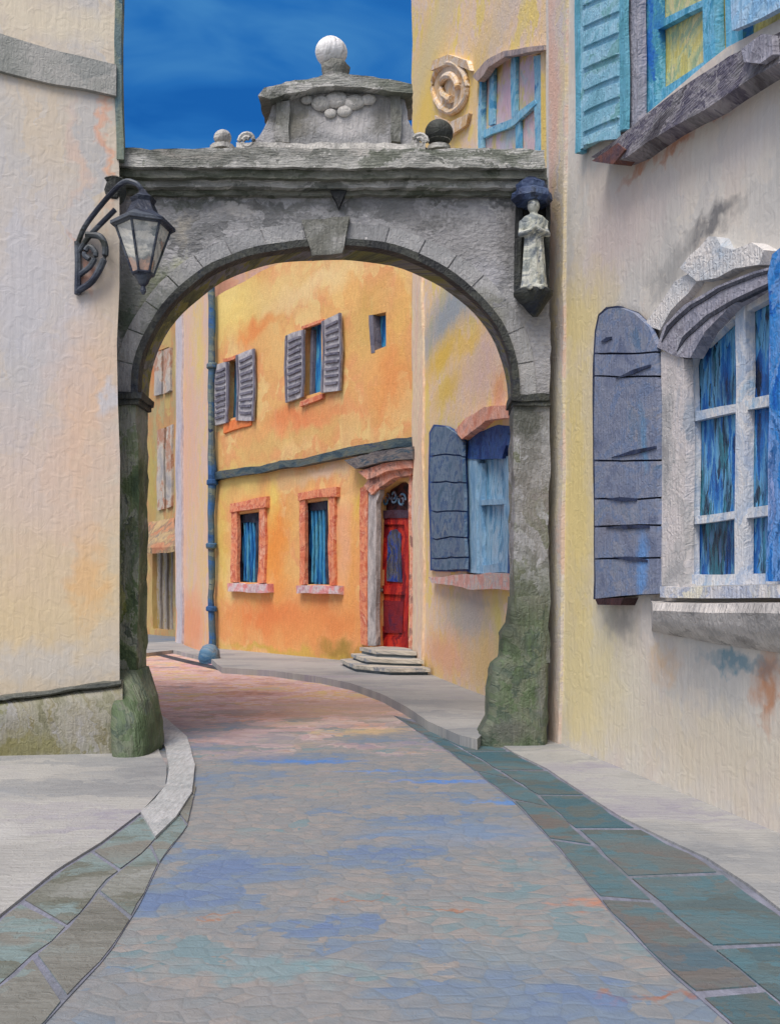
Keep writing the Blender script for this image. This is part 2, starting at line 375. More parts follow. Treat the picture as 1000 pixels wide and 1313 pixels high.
gutter([(238, 985), (214, 1012), (178, 1050), (128, 1088), (68, 1126), (0, 1182), (-80, 1255)],
       [(246, 1000), (228, 1045), (190, 1090), (140, 1130), (90, 1190), (20, 1250), (-40, 1300)],
       [(252, 1010), (240, 1062), (206, 1105), (180, 1160), (140, 1225), (70, 1300), (0, 1380)], 5, .04, gutL_m)
kerb_m = paint('kerb_stone', [(146, 150, 152), (160, 162, 162), (172, 172, 172), (140, 148, 156)], ground=True, scale=2.5, bump=.6)
def strip(ptsA, ptsB, z0, z1):
    bm_ = B(); A_ = [G(*p) for p in ptsA]; B2 = [G(*p) for p in ptsB]
    prism(bm_, [Vector((p.x, p.y, z1)) for p in A_]+[Vector((p.x, p.y, z1)) for p in B2[::-1]], Vector((0, 0, z0-z1))); return bm_
struct('kerb', strip([(188, 905), (215, 925), (240, 948), (250, 985), (246, 1020), (226, 1052), (200, 1078)], [(186, 920), (196, 935), (212, 962), (217, 988), (213, 1010), (198, 1030), (180, 1046)], -.05, .032), kerb_m, step=.4)
dark_line = paint('kerb_dark_line', [(38, 42, 52), (60, 62, 70), (84, 84, 90)], ground=True, scale=4, bump=.5)  # dark line of colour along the foot of the far kerb
bm = strip([(196, 836), (240, 846), (285, 856), (350, 861), (410, 869), (450, 878), (490, 893), (520, 908), (546, 928)],
           [(196, 839), (238, 850), (283, 860), (348, 864), (408, 872), (446, 881), (484, 896), (514, 912), (541, 932)], -.02, .006)
struct('gutter', bm, dark_line, step=None, wob=False)

# ------------------------------------------------------------------ LEFT HOUSE
lw = paint('left_plaster', [(178, 175, 172), (188, 182, 174), (194, 184, 170), (198, 184, 164), (194, 184, 172)], d=WL.d.xy, scale=1.5, stretch=(2.2, .6),
           distort=.3, bump=.32, bristle=(22, 3), var=.035, ridge=9,
           spots=[WL.spot(60, 760, 190, 130, (206, 184, 144), .8), WL.spot(50, 620, 90, 120, (206, 184, 176), .5), WL.spot(110, 520, 45, 150, (214, 180, 152), .7),
                  WL.spot(30, 360, 90, 150, (188, 186, 190), .7), WL.spot(140, 200, 7, 90, (214, 152, 118), .6), WL.spot(96, 200, 9, 60, (208, 172, 150), .45),
                  WL.spot(80, 25, 150, 26, (208, 196, 172), .8), WL.spot(120, 108, 60, 10, (214, 184, 140), .5), WL.spot(100, 345, 6, 30, (196, 116, 84), .6),
                  WL.spot(115, 740, 22, 60, (216, 170, 112), .6), WL.spot(60, 850, 150, 22, (186, 182, 176), .7), WL.spot(140, 520, 12, 20, (190, 190, 194), .8)])
lh = thing('house', 'pale grey and peach plastered house wall left of the archway with a mossy plinth', 'house', (-7, 9.1, 0))
bm = B(); house_shell(bm, WL, 8.3, 4, [], slant=(0, -1.2))
build('wall', bm, lw, lh, step=.6)
band = paint('left_band', [(128, 130, 124), (146, 146, 140), (158, 156, 150), (136, 138, 134)], d=WL.d.xy, scale=3, stretch=(1.6, .9), bristle=(40, 8), bump=.45, var=.07)
bm = B(); slab(bm, WL, [(-420, -72), (0, 44), (70, 62), (152, 84), (152, 124), (70, 106), (0, 92), (-420, -18)], -.02, .05); build('string_course', bm, band, lh)
plm = paint('left_plinth', [(104, 102, 78), (128, 126, 104), (148, 144, 130), (120, 114, 84), (150, 148, 144), (112, 112, 70)], d=WL.d.xy, scale=3.2, stretch=(2, .6),
            bristle=(34, 6), bump=.5, var=.1, spots=[WL.spot(40, 955, 70, 16, (120, 116, 74), .7), WL.spot(110, 925, 25, 30, (158, 154, 146), .6)])
def wall_block(bm, W, x0, x1, rows):
    """slab along W whose profile rows are (py_left, py_right, offset)"""
    n_ = len(rows); a = [bm.verts.new(W.at(x0, r[0], r[2])) for r in rows]; b = [bm.verts.new(W.at(x1, r[1], r[2])) for r in rows]
    for i in range(n_-1): bm.faces.new((a[i], a[i+1], b[i+1], b[i]))
    a0, a1 = bm.verts.new(W.at(x0, rows[0][0], -.05)), bm.verts.new(W.at(x0, rows[-1][0], -.05)); b0, b1 = bm.verts.new(W.at(x1, rows[0][1], -.05)), bm.verts.new(W.at(x1, rows[-1][1], -.05))
    bm.faces.new([a0]+a+[a1]); bm.faces.new([b1]+b[::-1]+[b0]); bm.faces.new((a0, b0, b[0], a[0])); bm.faces.new((a1, a[-1], b[-1], b1))
bm = B(); wall_block(bm, WL, -500, 158, [(968, 874, .02), (970, 879, .12), (972, 884, .2), (980, 892, .24), (1100, 985, .28)]); build('plinth', bm, plm, lh)
edge_m = paint('dark_edge', [(58, 62, 60), (86, 88, 82), (112, 112, 104)], d=WL.d.xy, scale=5, bump=.5)
bm = B(); wall_block(bm, WL, -500, 157, [(964, 872, .0), (965, 873, .215), (968, 877, .225), (970, 879, .2)]); build('plinth_cap', bm, edge_m, lh)
tm = paint('corner_shade_strip', [(74, 96, 92), (98, 116, 104), (120, 128, 112), (60, 92, 106)], d=WL.d.xy, scale=4, stretch=(1, .3), bump=.4)  # shade of the corner edge, put into this strip's dark green
bm = B(); slab(bm, WL, rect(150, -200, 159, 205), -.12, .02); build('corner_shade_strip', bm, tm, lh)
rt = paint('roof_tiles', [(150, 84, 58), (172, 104, 74), (130, 76, 58)], scale=6)
roof_on(WL, 4, 8.3, .5, rt, lh, over=-.02, slant=(0, -1.2))

# ------------------------------------------------------------------ ARCHWAY
GREY = [(118, 118, 118), (138, 138, 138), (150, 149, 149), (160, 159, 159), (168, 166, 166), (146, 145, 147)]
def asp(*a): return WA.spot(*a)
st_m = paint('arch_stone', [(112, 113, 112)]+GREY+[(178, 176, 174)], d=(1, 0), scale=3.0, stretch=(.8, 1.1), bump=.6, distort=.3, frag=.9, contrast=1.2, var=.1, bristle=(14, 30),
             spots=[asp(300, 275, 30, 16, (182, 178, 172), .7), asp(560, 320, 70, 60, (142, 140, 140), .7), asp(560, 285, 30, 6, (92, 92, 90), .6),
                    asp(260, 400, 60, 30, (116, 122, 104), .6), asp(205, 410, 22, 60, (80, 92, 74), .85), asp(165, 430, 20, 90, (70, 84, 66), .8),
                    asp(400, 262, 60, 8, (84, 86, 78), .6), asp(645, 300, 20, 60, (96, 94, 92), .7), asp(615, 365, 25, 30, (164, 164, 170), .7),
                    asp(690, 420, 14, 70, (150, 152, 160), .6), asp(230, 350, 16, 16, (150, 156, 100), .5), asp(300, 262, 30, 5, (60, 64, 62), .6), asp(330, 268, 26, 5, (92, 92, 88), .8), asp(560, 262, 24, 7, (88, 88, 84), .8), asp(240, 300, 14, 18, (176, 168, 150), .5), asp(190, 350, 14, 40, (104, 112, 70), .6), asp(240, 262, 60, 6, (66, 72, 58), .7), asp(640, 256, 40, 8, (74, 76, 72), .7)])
green_m = paint('mossy_pier', [(60, 72, 52), (82, 98, 66), (106, 118, 86), (138, 140, 126), (76, 84, 76), (122, 130, 76)], d=(1, 0), scale=4.5, stretch=(2.2, .5),
                bristle=(50, 8), bump=.6, var=.16, spots=[asp(160, 560, 12, 40, (132, 132, 130), .6), asp(156, 700, 8, 60, (146, 148, 142), .7),
                asp(185, 650, 8, 180, (54, 72, 50), .6), asp(164, 760, 6, 40, (150, 150, 70), .5)])
gpier = paint('grey_pier', [(84, 86, 80), (112, 112, 108), (134, 134, 132), (156, 156, 158), (106, 110, 92), (126, 122, 118)], d=(1, 0), scale=4, stretch=(1.5, .8),
              bristle=(40, 10), bump=.6, var=.14, spots=[asp(690, 640, 16, 60, (132, 128, 124), .7), asp(672, 790, 40, 60, (84, 92, 70), .9), asp(694, 560, 10, 60, (160, 160, 162), .7)])
moss_b = paint('mossy_base', [(64, 72, 60), (78, 94, 66), (90, 104, 78), (104, 110, 92), (76, 88, 76), (86, 102, 70)], d=(1, 0), scale=5, bump=.7, var=.16, distort=.2, spots=[asp(655, 790, 24, 34, (62, 66, 54), .7), asp(680, 765, 30, 26, (116, 116, 106), .6), asp(650, 935, 40, 14, (92, 92, 86), .7), asp(695, 880, 8, 50, (120, 118, 118), .6), asp(160, 960, 30, 10, (70, 76, 56), .6)])
dk_m = paint('dark_moulding', [(26, 28, 34), (44, 46, 46), (66, 68, 62), (34, 40, 50)], d=(1, 0), scale=5, bump=.6, var=.2)
lt_m = paint('pale_stone', [(120, 118, 112), (160, 158, 152), (186, 182, 176), (204, 200, 192), (140, 138, 134)], d=(1, 0), scale=6, bump=.6, var=.12)
arch = thing('stone_archway', 'weathered grey stone archway spanning the street with a curved pediment and mossy piers', 'archway', (-.62, AY, 0))
D = .42
ox0, ox1 = -2.93, 1.70
ax0, ax1 = -2.70, 1.325                      # inside faces of the piers
zs = 3.72; ztop = 5.95; zc = 5.36
acx, arx, arz = (ax0+ax1)/2, (ax1-ax0)/2, zc-zs
def apt(t, g=0.0):                            # t from 0 (left) to pi (right); flattened arch
    c_, s_ = math.cos(t), math.sin(t)
    return acx-(arx+g)*math.copysign(abs(c_)**.92, c_), zs+(arz+g)*abs(s_)**.92
K = 36
bm = B()
opn = [apt(math.pi*i/K) for i in range(K+1)]
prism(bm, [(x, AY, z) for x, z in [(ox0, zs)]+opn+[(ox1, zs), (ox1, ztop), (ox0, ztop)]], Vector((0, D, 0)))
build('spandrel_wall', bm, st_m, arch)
def ring(g0, g1, y0, y1, mat, name, a0=0.0, a1=1.0, n_=48, lab=None):
    bm_ = B(); sec = []
    for i in range(n_+1):
        t = math.pi*(a0+(a1-a0)*i/n_); p, q_ = apt(t, g0), apt(t, g1)
        sec.append([bm_.verts.new((p[0], y0, p[1])), bm_.verts.new((q_[0], y0, q_[1])), bm_.verts.new((q_[0], y1, q_[1])), bm_.verts.new((p[0], y1, p[1]))])
    for i in range(n_):
        for k in range(4): bm_.faces.new((sec[i][k], sec[i][(k+1) % 4], sec[i+1][(k+1) % 4], sec[i+1][k]))
    bm_.faces.new(sec[0]); bm_.faces.new(sec[-1][::-1]); return build(name, bm_, mat, arch, step=None, label=lab)
ring(-.025, .05, AY-.05, AY+.10, dk_m, 'arch_shadow_line')  # dark band added to draw the shadow line round the opening
# voussoirs of the arch ring
vs_m = paint('voussoir_stone', [(124, 124, 124), (140, 140, 140), (152, 152, 152), (164, 163, 162), (134, 136, 130)], d=(1, 0), scale=3.5, bump=.6, island=True, var=.09,
             spots=[asp(375, 318, 28, 16, (190, 188, 184), .8), asp(215, 430, 30, 60, (64, 78, 56), .8), asp(620, 440, 30, 60, (116, 116, 80), .5)])
bm = B(); nv = 17
for i in range(nv):
    t0, t1 = math.pi*(i+.02)/nv, math.pi*(i+.98)/nv
    ps_ = [apt(t0+(t1-t0)*k/3, .052) for k in range(4)]+[apt(t1-(t1-t0)*k/3, .235) for k in range(4)]
    prism(bm, [(x, AY-.012, z) for x, z in ps_], Vector((0, .05, 0)))
build('voussoir_ring', bm, vs_m, arch)
ms_m = paint('mossy_soffit', [(58, 62, 44), (92, 98, 66), (128, 124, 62), (112, 112, 122), (78, 84, 62), (134, 136, 138)], d=(1, 0), scale=6, bump=.6)
ring(-.02, .004, AY+.10, AY+D-.01, ms_m, 'soffit')
ky_m = paint('keystone_stone', [(86, 86, 80), (110, 110, 102), (128, 128, 122), (150, 148, 144)], d=(1, 0), scale=7, bump=.6)
bm = B(); prism(bm, [P(x, y, AY-.07) for x, y in ((386, 282), (447, 277), (438, 325), (398, 327))], Vector((0, .15, 0))); build('keystone', bm, ky_m, arch)
# piers and their bases
bm = B(); box(bm, ox0, ax0, AY, AY+D, .55, zs-.02); build('pier', bm, green_m, arch, label='dark green mossy left pier')
bm = B(); box(bm, ax1, ox1, AY, AY+D, .9, zs-.02); build('pier', bm, gpier, arch, label='grey right pier')
bm = B(); loft(bm, [(-2.80, -2.40, 9.16, 10.2, -.05), (-2.80, -2.40, 9.18, 10.2, .12), (-2.82, -2.43, 9.26, 10.2, .35), (-2.86, -2.50, 9.42, 10.3, .55), (-2.94, -2.60, 9.7, 10.4, .70), (-2.95, -2.67, 9.93, 10.44, .82)], e_=3.2)
build('pier_base', bm, moss_b, arch, step=.2, smooth=60)
bm = B(); loft(bm, [(.92, 1.70, 9.90, 10.62, -.05), (.97, 1.70, 9.90, 10.6, .15), (1.05, 1.70, 9.92, 10.56, .3), (1.06, 1.70, 9.94, 10.5, .62), (1.10, 1.70, 9.96, 10.46, .88), (1.19, 1.70, 9.97, 10.45, .96), (1.20, 1.70, 9.98, 10.44, 1.22), (1.27, 1.70, 9.985, 10.44, 1.32), (1.30, 1.70, 9.99, 10.435, 1.6)], e_=5)
build('pier_base', bm, moss_b, arch, step=.2, smooth=60)
for (x0, x1, ax_) in ((ox0-.03, ax0+.07, 0), (ax1-.04, ox1, 1)):
    bm = B(); box(bm, x0, x1, AY-.06, AY+D+.03, zs-.02, zs+.05); box(bm, x0+.03, x1-.03*(1-ax_), AY-.04, AY+D+.02, zs-.07, zs-.021)
    build('impost', bm, dk_m, arch, step=.2)
# entablature
co_m = paint('cornice_stone', [(70, 74, 66), (112, 113, 106), (136, 136, 130), (176, 174, 168), (124, 126, 116), (92, 96, 84)], d=(1, 0), scale=4, stretch=(.5, 1.8),
             bristle=(8, 60), bump=.6, var=.15, spots=[asp(450, 205, 60, 6, (184, 178, 170), .7), asp(240, 200, 60, 5, (170, 164, 156), .5)])
cd_m = paint('cornice_dark', [(52, 56, 46), (88, 92, 78), (124, 124, 114), (76, 80, 68)], d=(1, 0), scale=5, stretch=(.5, 1.6), bristle=(8, 60), bump=.6, var=.15)
def course(px0, px1, py0, py1, pr, mat, name='cornice', back=.05):
    bm_ = B(); Y = AY-pr; a, b = P(px0, py1, Y), P(px1, py0, Y)
    prism(bm_, [(a.x, Y, a.z), (b.x, Y, a.z), (b.x, Y, b.z), (a.x, Y, b.z)], Vector((0, D+pr+back, 0))); return build(name, bm_, mat, arch)
course(150, 703, 236, 250, .06, cd_m, 'architrave')
course(144, 702, 226, 240, .13, co_m, 'frieze_band')
course(140, 701, 212, 228, .19, cd_m, 'cornice')
course(150, 699, 199, 214, .25, co_m, 'cornice')
course(158, 697, 190, 201, .20, co_m, 'cornice')
bm = B(); c = P(146, 246, 9.75); lathe(bm, c, [(-.14, .05), (-.10, .10), (-.02, .12), (.06, .10), (.1, .12), (.14, .07)], seg=12); build('cornice_end', bm, dk_m, arch, step=None)
bm = B(); prism(bm, [P(x, y, AY-.09) for x, y in ((424, 243), (446, 243), (440, 254), (434, 266), (430, 254))], Vector((0, .12, 0))); build('drip_ornament', bm, dk_m, arch)
# pediment with its curved cap, ball and two little ball finials
YP = AY-.02
bm = B(); prism(bm, [P(x, y, YP) for x, y in ((300, 191), (318, 184), (333, 176), (343, 158), (349, 135), (351, 116), (390, 106), (430, 102), (480, 104), (517, 112), (520, 135), (526, 158), (534, 176), (548, 191))], Vector((0, .36, 0)))
build('pediment', bm, paint('pediment_stone', GREY+[(176, 172, 166)], d=(1, 0), scale=4, bump=.6, var=.1, spots=[asp(440, 155, 50, 22, (186, 182, 178), .8), asp(378, 150, 22, 30, (104, 100, 80), .7), asp(490, 150, 16, 26, (100, 98, 88), .7)]), arch)
bm = B(); cap = [(330, 123), (338, 112), (365, 104), (400, 99), (430, 93), (465, 97), (500, 100), (528, 107), (531, 120), (500, 116), (465, 111), (430, 109), (395, 114), (365, 120), (345, 127)]
prism(bm, [P(x, y, AY-.16) for x, y in cap], Vector((0, .56, 0))); build('pediment_cap', bm, co_m, arch)
for r_ in ((354, 128, 372, 182), (500, 122, 514, 180)):
    bm = B(); prism(bm, [P(x, y, YP-.05) for x, y in rect(*r_)], Vector((0, .06, 0))); build('pediment_strip', bm, ky_m, arch)
bm = B()
for (x, y, rx) in ((412, 132, 13), (432, 127, 15), (454, 131, 14), (472, 128, 10), (442, 142, 10), (394, 128, 8), (424, 144, 8)):
    c = P(x, y, YP-.02); bmesh.ops.create_icosphere(bm, subdivisions=2, radius=rx/120, matrix=Matrix.Translation(c) @ Matrix.Diagonal((1, .45, .75, 1)))
build('carved_garland', bm, lt_m, arch, step=None)
course(304, 546, 183, 192, .10, lt_m, 'pediment_base', back=-.05)
for sgn, x, y in ((-1, 318, 182), (1, 538, 182)):
    bm = B(); c = P(x, y, YP-.06)
    tube(bm, [c+Vector((sgn*.09*math.cos(a)*(1-a/14), 0, .09*math.sin(a)*(1-a/14))) for a in [k*.5 for k in range(18)]], .025, 6)
    build('scroll', bm, lt_m, arch, step=None)
bm = B(); c = P(430, 110, AY+.1); lathe(bm, c, [(0, .19), (.05, .2), (.09, .13), (.14, .15), (.2, .16), (.24, .12), (.27, .07), (.30, .05)], lobes=7, la=.07, seg=28)
nk = build('ball_neck', bm, ky_m, arch, step=None, smooth=60)
bm = B(); bmesh.ops.create_uvsphere(bm, u_segments=24, v_segments=16, radius=1, matrix=Matrix.Translation(P(425, 66, AY+.1)) @ Matrix.Diagonal((.175, .17, .15, 1)))
build('ball', bm, paint('ball_stone', [(120, 118, 116), (190, 188, 186), (226, 224, 222), (236, 234, 232), (160, 158, 156)], d=(1, 0), scale=6, bump=.4), nk, step=None, smooth=80)
for (x, yb, rb, dk, foot) in ((285, 176, 11, 0, 16), (563, 171, 18, 1, 14)):
    Yf = AY+.05; c = P(x, 192, Yf); zc_ = P(x, yb, Yf).z-c.z; R_ = rb/119
    bm = B(); lathe(bm, c, [(-.02, foot/119), (.03, foot/119), (.05, .07), (zc_-R_*.8, .05), (zc_-R_*.55, R_*.8)], seg=14)
    ft = build('finial_foot', bm, lt_m if not dk else co_m, arch, step=None)
    bm = B(); bmesh.ops.create_uvsphere(bm, u_segments=18, v_segments=12, radius=R_, matrix=Matrix.Translation(c+Vector((0, 0, zc_))) @ Matrix.Diagonal((1, 1, .88, 1)))
    build('small_ball', bm, lt_m if not dk else dk_m, ft, step=None, smooth=80, label='dark mossy ball at the right of the pediment' if dk else 'pale little ball at the left of the pediment')
# corbel and canopy for the figure
fx = P(684, 300, 9.78)
bm = B(); c = P(684, 376, 9.82); lathe(bm, c, [(-.26, .03), (-.2, .08), (-.14, .12), (-.08, .17), (-.03, .205), (.0, .205), (.02, .18)], seg=18, sy=.85); build('corbel', bm, dk_m, arch, step=None)
bm = B(); c = P(681, 256, 9.84); lathe(bm, c, [(-.05, .17), (.0, .21), (.07, .2), (.1, .15), (.16, .16), (.2, .1), (.24, .05)], seg=16, sy=.9, lobes=8, la=.06)
build('canopy', bm, paint('canopy_blue', [(28, 34, 50), (50, 64, 96), (82, 98, 128), (40, 42, 44)], d=(1, 0), scale=7, bump=.6), arch, step=None)
bm = B()
for r_ in ((661, 262, 669, 378), (699, 258, 705, 380)): prism(bm, [P(x, y, AY-.08) for x, y in rect(*r_)], Vector((0, .1, 0)))
prism(bm, [P(x, y, AY-.012) for x, y in rect(668, 250, 700, 378)], Vector((0, .03, 0)))
build('niche_frame', bm, dk_m, arch)

# ------------------------------------------------------------------ STATUE (draped figure on the corbel)
stm = paint('pale_statue', [(84, 92, 100), (136, 142, 140), (172, 174, 162), (194, 194, 182), (110, 118, 126), (182, 180, 164)], d=(1, 0), scale=11, bump=.5, var=.12)
bm = B(); c = P(684, 375, 9.77); H = .98
secs = [(0, .13, .11), (.03, .14, .12), (.12, .125, .105), (.3, .115, .095), (.45, .105, .09), (.56, .095, .082), (.62, .10, .08), (.70, .125, .085), (.77, .13, .08), (.805, .10, .065), (.825, .045, .045), (.85, .04, .042)]
rings = []
for z, rx, ry in secs:
    rings.append([bm.verts.new((c.x+math.cos(a)*rx*(1+(.09 if z < .6 else 0)*math.cos(9*a+z*3)), c.y+math.sin(a)*ry*(1+(.09 if z < .6 else 0)*math.cos(9*a+z*3)), c.z+z*H)) for a in [2*math.pi*k/36 for k in range(36)]])
for i in range(len(rings)-1):
    for k in range(36): bm.faces.new((rings[i][k], rings[i][(k+1) % 36], rings[i+1][(k+1) % 36], rings[i+1][k]))
bm.faces.new(rings[0][::-1]); bm.faces.new(rings[-1])
hc = c+Vector((0, -.012, .915*H))
bmesh.ops.create_uvsphere(bm, u_segments=20, v_segments=14, radius=1, matrix=Matrix.Translation(hc) @ Matrix.Diagonal((.056, .064, .078, 1)))
bmesh.ops.create_uvsphere(bm, u_segments=16, v_segments=10, radius=1, matrix=Matrix.Translation(hc+Vector((0, .02, .012))) @ Matrix.Diagonal((.066, .062, .082, 1)))
tube(bm, [hc+Vector((0, -.058, .015)), hc+Vector((0, -.076, -.012)), hc+Vector((0, -.06, -.02))], .011, 6)
for s_ in (-1, 1):
    tube(bm, [c+Vector((s_*.115, 0, .75*H)), c+Vector((s_*.14, -.04, .6*H)), c+Vector((s_*.04, -.12, .62*H)), c+Vector((0, -.13, .66*H))], .03, 10, taper=[.042, .036, .028, .022])
    tube(bm, [c+Vector((s_*.06, -.1, .02)), c+Vector((s_*.06, -.16, .01))], .03, 8)
ob = build('statue', bm, stm, None, step=None, wob=False)
md = ob.modifiers.new('remesh', 'REMESH'); md.mode = 'VOXEL'; md.voxel_size = .011; md.use_smooth_shade = True
tag(ob, 'small pale robed stone figure standing on the dark corbel high on the right pier', 'statue')

# ------------------------------------------------------------------ LANTERN
ir = paint('lantern_iron', [(30, 34, 46), (54, 60, 74), (84, 90, 98), (44, 48, 44)], scale=7, bump=.4, rough=.5)
gl = paint('lantern_glass', [(150, 152, 150), (196, 196, 190), (216, 212, 200), (132, 140, 140), (206, 168, 146)], scale=9, bump=.15, rough=.2)
YL = 9.25; u = YL/F
lan = thing('wall_lantern', 'old dark iron lantern with pale glass on a bracket beside the archway', 'lantern', P(184, 300, YL))
top = P(184, 292, YL); nS = 6; Rt, Rb = .265, .10; hgl = .46
def hexp(r, z, k, rot=.35): a = 2*math.pi*k/nS+rot; return top+Vector((math.cos(a)*r, math.sin(a)*r, z))
bm = B()
for k in range(nS):
    tube(bm, [hexp(Rt, 0, k), hexp(Rb, -hgl, k)], .014, 6); tube(bm, [hexp(Rt, 0, k), hexp(Rt, 0, k+1)], .016, 6); tube(bm, [hexp(Rb, -hgl, k), hexp(Rb, -hgl, k+1)], .016, 6)
build('cage', bm, ir, lan, step=None, wob=False)
for k in range(nS):
    bm = B(); prism(bm, [hexp(Rt*.96, -.01, k), hexp(Rt*.96, -.01, k+1), hexp(Rb*.96, -hgl, k+1), hexp(Rb*.96, -hgl, k)], Vector((0, 0, -.004))); build('glass_pane', bm, gl, lan, step=None, wob=False)
bm = B(); rr = [(0, Rt+.05), (.03, Rt+.05), (.13, .16), (.24, .11), (.28, .13), (.30, .10), (.34, .05), (.37, .035)]
rg = [[bm.verts.new(hexp(r, z, k)) for k in range(nS)] for z, r in rr]
for i in range(len(rg)-1):
    for k in range(nS): bm.faces.new((rg[i][k], rg[i][(k+1) % nS], rg[i+1][(k+1) % nS], rg[i+1][k]))
bm.faces.new(rg[0][::-1]); bm.faces.new(rg[-1]); build('lantern_roof', bm, ir, lan, step=None, wob=False, smooth=20)
bm = B(); lathe(bm, top+Vector((0, 0, -hgl)), [(-.20, .012), (-.17, .03), (-.12, .02), (-.09, .05), (-.04, .07), (0, .10)], seg=12); build('lantern_finial', bm, ir, lan, step=None, wob=False)
# bracket: wall plate, arm over the lantern, scroll below it
pl = WL.at(100, 340, .03)
bm = B(); tube(bm, smooth([pl+Vector((0, 0, -.30)), pl+Vector((.005, 0, 0)), pl+Vector((0, 0, .24))]), .034, 6)
hook = top+Vector((0, 0, .35))
tube(bm, smooth([pl+Vector((0, 0, .22)), pl+Vector((.12, -.05, .42)), hook+Vector((-.25, .06, .10)), hook+Vector((-.08, 0, .09)), hook]), .026, 8)
tube(bm, smooth([pl+Vector((0, 0, -.27)), pl+Vector((.17, -.03, -.16)), pl+Vector((.30, -.06, .08)), pl+Vector((.26, -.06, .26)), pl+Vector((.10, -.03, .30))]), .034, 8)
tube(bm, smooth([pl+Vector((.02, 0, -.1)), pl+Vector((.14, -.03, -.02)), pl+Vector((.20, -.04, .1)), pl+Vector((.13, -.03, .18)), pl+Vector((.08, -.03, .1)), pl+Vector((.13, -.03, .05))]), .028, 8)
tube(bm, smooth([pl+Vector((.0, 0, .12)), pl+Vector((.15, -.04, .30)), pl+Vector((.42, -.12, .52))]), .026, 8)
build('bracket', bm, ir, lan, step=None, wob=False)

# ------------------------------------------------------------------ NEAR RIGHT HOUSE
def rs(*a): return WR.spot(*a)
CREAM = (224, 204, 140)
rw = paint('right_plaster', [(194, 191, 185), (204, 199, 191), (211, 204, 193), (208, 197, 185), (197, 194, 189)], d=WR.d.xy, scale=1.5, stretch=(1.6, .8), distort=.12,
           bump=.32, bristle=(22, 3), var=.035, ridge=9,
           spots=[rs(750, 860, 60, 80, (220, 208, 170), .8), rs(800, 930, 70, 50, (214, 203, 178), .6),
                  rs(920, 960, 90, 70, (208, 196, 172), .7), rs(790, 300, 60, 60, (208, 192, 186), .7), rs(915, 288, 36, 18, (104, 104, 106), .85), rs(860, 345, 26, 26, (140, 140, 138), .6),
                  rs(900, 880, 60, 30, (172, 172, 170), .6), rs(985, 870, 14, 50, (190, 128, 84), .8), rs(850, 850, 16, 22, (206, 170, 130), .6), rs(945, 850, 40, 12, (96, 140, 156), .75),
                  rs(825, 208, 24, 8, (188, 132, 104), .8), rs(870, 182, 24, 9, (188, 128, 96), .8), rs(915, 148, 22, 8, (190, 134, 108), .7), rs(800, 800, 25, 20, (150, 146, 140), .6), rs(960, 180, 60, 40, (198, 192, 188), .6), rs(738, 640, 26, 240, CREAM, .95), rs(742, 410, 36, 50, CREAM, .7), rs(745, 880, 40, 70, (224, 208, 160), .8)])
rh = thing('house', 'near cream and grey plastered house with blue arched window and turquoise upper shutter', 'house', (3, 6, 0))
low_hole = [(878, 748), (878, 468), (904, 425), (935, 392), (970, 368), (1010, 352), (1045, 350), (1090, 362), (1130, 395), (1130, 752)]
up_hole = [(818, 150), (818, -70), (1010, -150), (1010, 15), (930, 62)]
bm = B(); house_shell(bm, WR, 9.0, 7, [low_hole, up_hole], slant=(1.5, 0)); build('wall', bm, rw, rh, step=.6)
roof_on(WR, 7, 9.0, 1.0, rt, rh, over=.0, slant=(1.5, 0))
cp = paint('corner_plaster', [(206, 190, 180), (212, 186, 168), (200, 192, 186), (214, 198, 160), (196, 190, 186)], d=WR.d.xy, scale=2, stretch=(2.6, .35), bristle=(50, 5), bump=.45, var=.04,
           spots=[rs(712, 120, 10, 160, (214, 172, 150), .7), rs(712, 600, 10, 320, (196, 192, 178), .7)])
bm = B(); slab(bm, WR, [(703, -250), (728, -250), (722, 300), (720, 700), (716, 958), (703, 958)], -.02, .035); build('corner_strip', bm, cp, rh)
# lower window
BL = [(20, 64, 120), (34, 96, 160), (52, 122, 178), (70, 140, 180), (26, 40, 70), (60, 130, 140)]
pane_m = paint('blue_pane', [(22, 28, 46), (26, 84, 156), (44, 116, 184), (100, 160, 198), (26, 36, 60), (58, 128, 148), (110, 146, 206)], d=WR.d.xy, scale=5, stretch=(2.6, .4), distort=.04, frag=.12, bristle=(60, 6), rough=.15, bump=.3, var=.2,
               spots=[rs(915, 700, 30, 36, (24, 30, 44), .7), rs(920, 500, 18, 26, (26, 30, 44), .6), rs(975, 600, 14, 130, (34, 106, 176), .6)])
frame_m = paint('pale_frame', [(150, 172, 196), (176, 188, 204), (200, 204, 210), (214, 212, 210), (140, 176, 204)], d=WR.d.xy, scale=7, stretch=(2, .5), bristle=(60, 8), bump=.4, var=.08)
win = None
bm = B(); slab(bm, WR, [(870, 760), (870, 330), (1180, 330), (1180, 760)], -.16, -.09)
win = build('window', bm, pane_m, rh, label='tall arched window with blue panes')
bm = B(); o0, o1 = -.085, -.02
slab(bm, WR, [(870, 748), (870, 470), (888, 436), (894, 446), (888, 470), (888, 748)], o0, o1)
slab(bm, WR, [(893, 436), (935, 398), (985, 368), (1040, 356), (1040, 372), (985, 384), (940, 410), (903, 448)], o0, o1)
slab(bm, WR, rect(942, 392, 954, 748), o0, o1+.01)
slab(bm, WR, quad((888, 531), (942, 518), (942, 528), (888, 543)), o0, o1-.01); slab(bm, WR, quad((957, 512), (1040, 490), (1040, 506), (957, 526)), o0, o1-.01)
slab(bm, WR, quad((888, 662), (942, 653), (942, 663), (888, 672)), o0, o1-.01); slab(bm, WR, quad((957, 650), (1040, 640), (1040, 655), (957, 663)), o0, o1-.01)
slab(bm, WR, rect(872, 736, 1120, 750), o0, o1+.02)
build('frame', bm, frame_m, win)
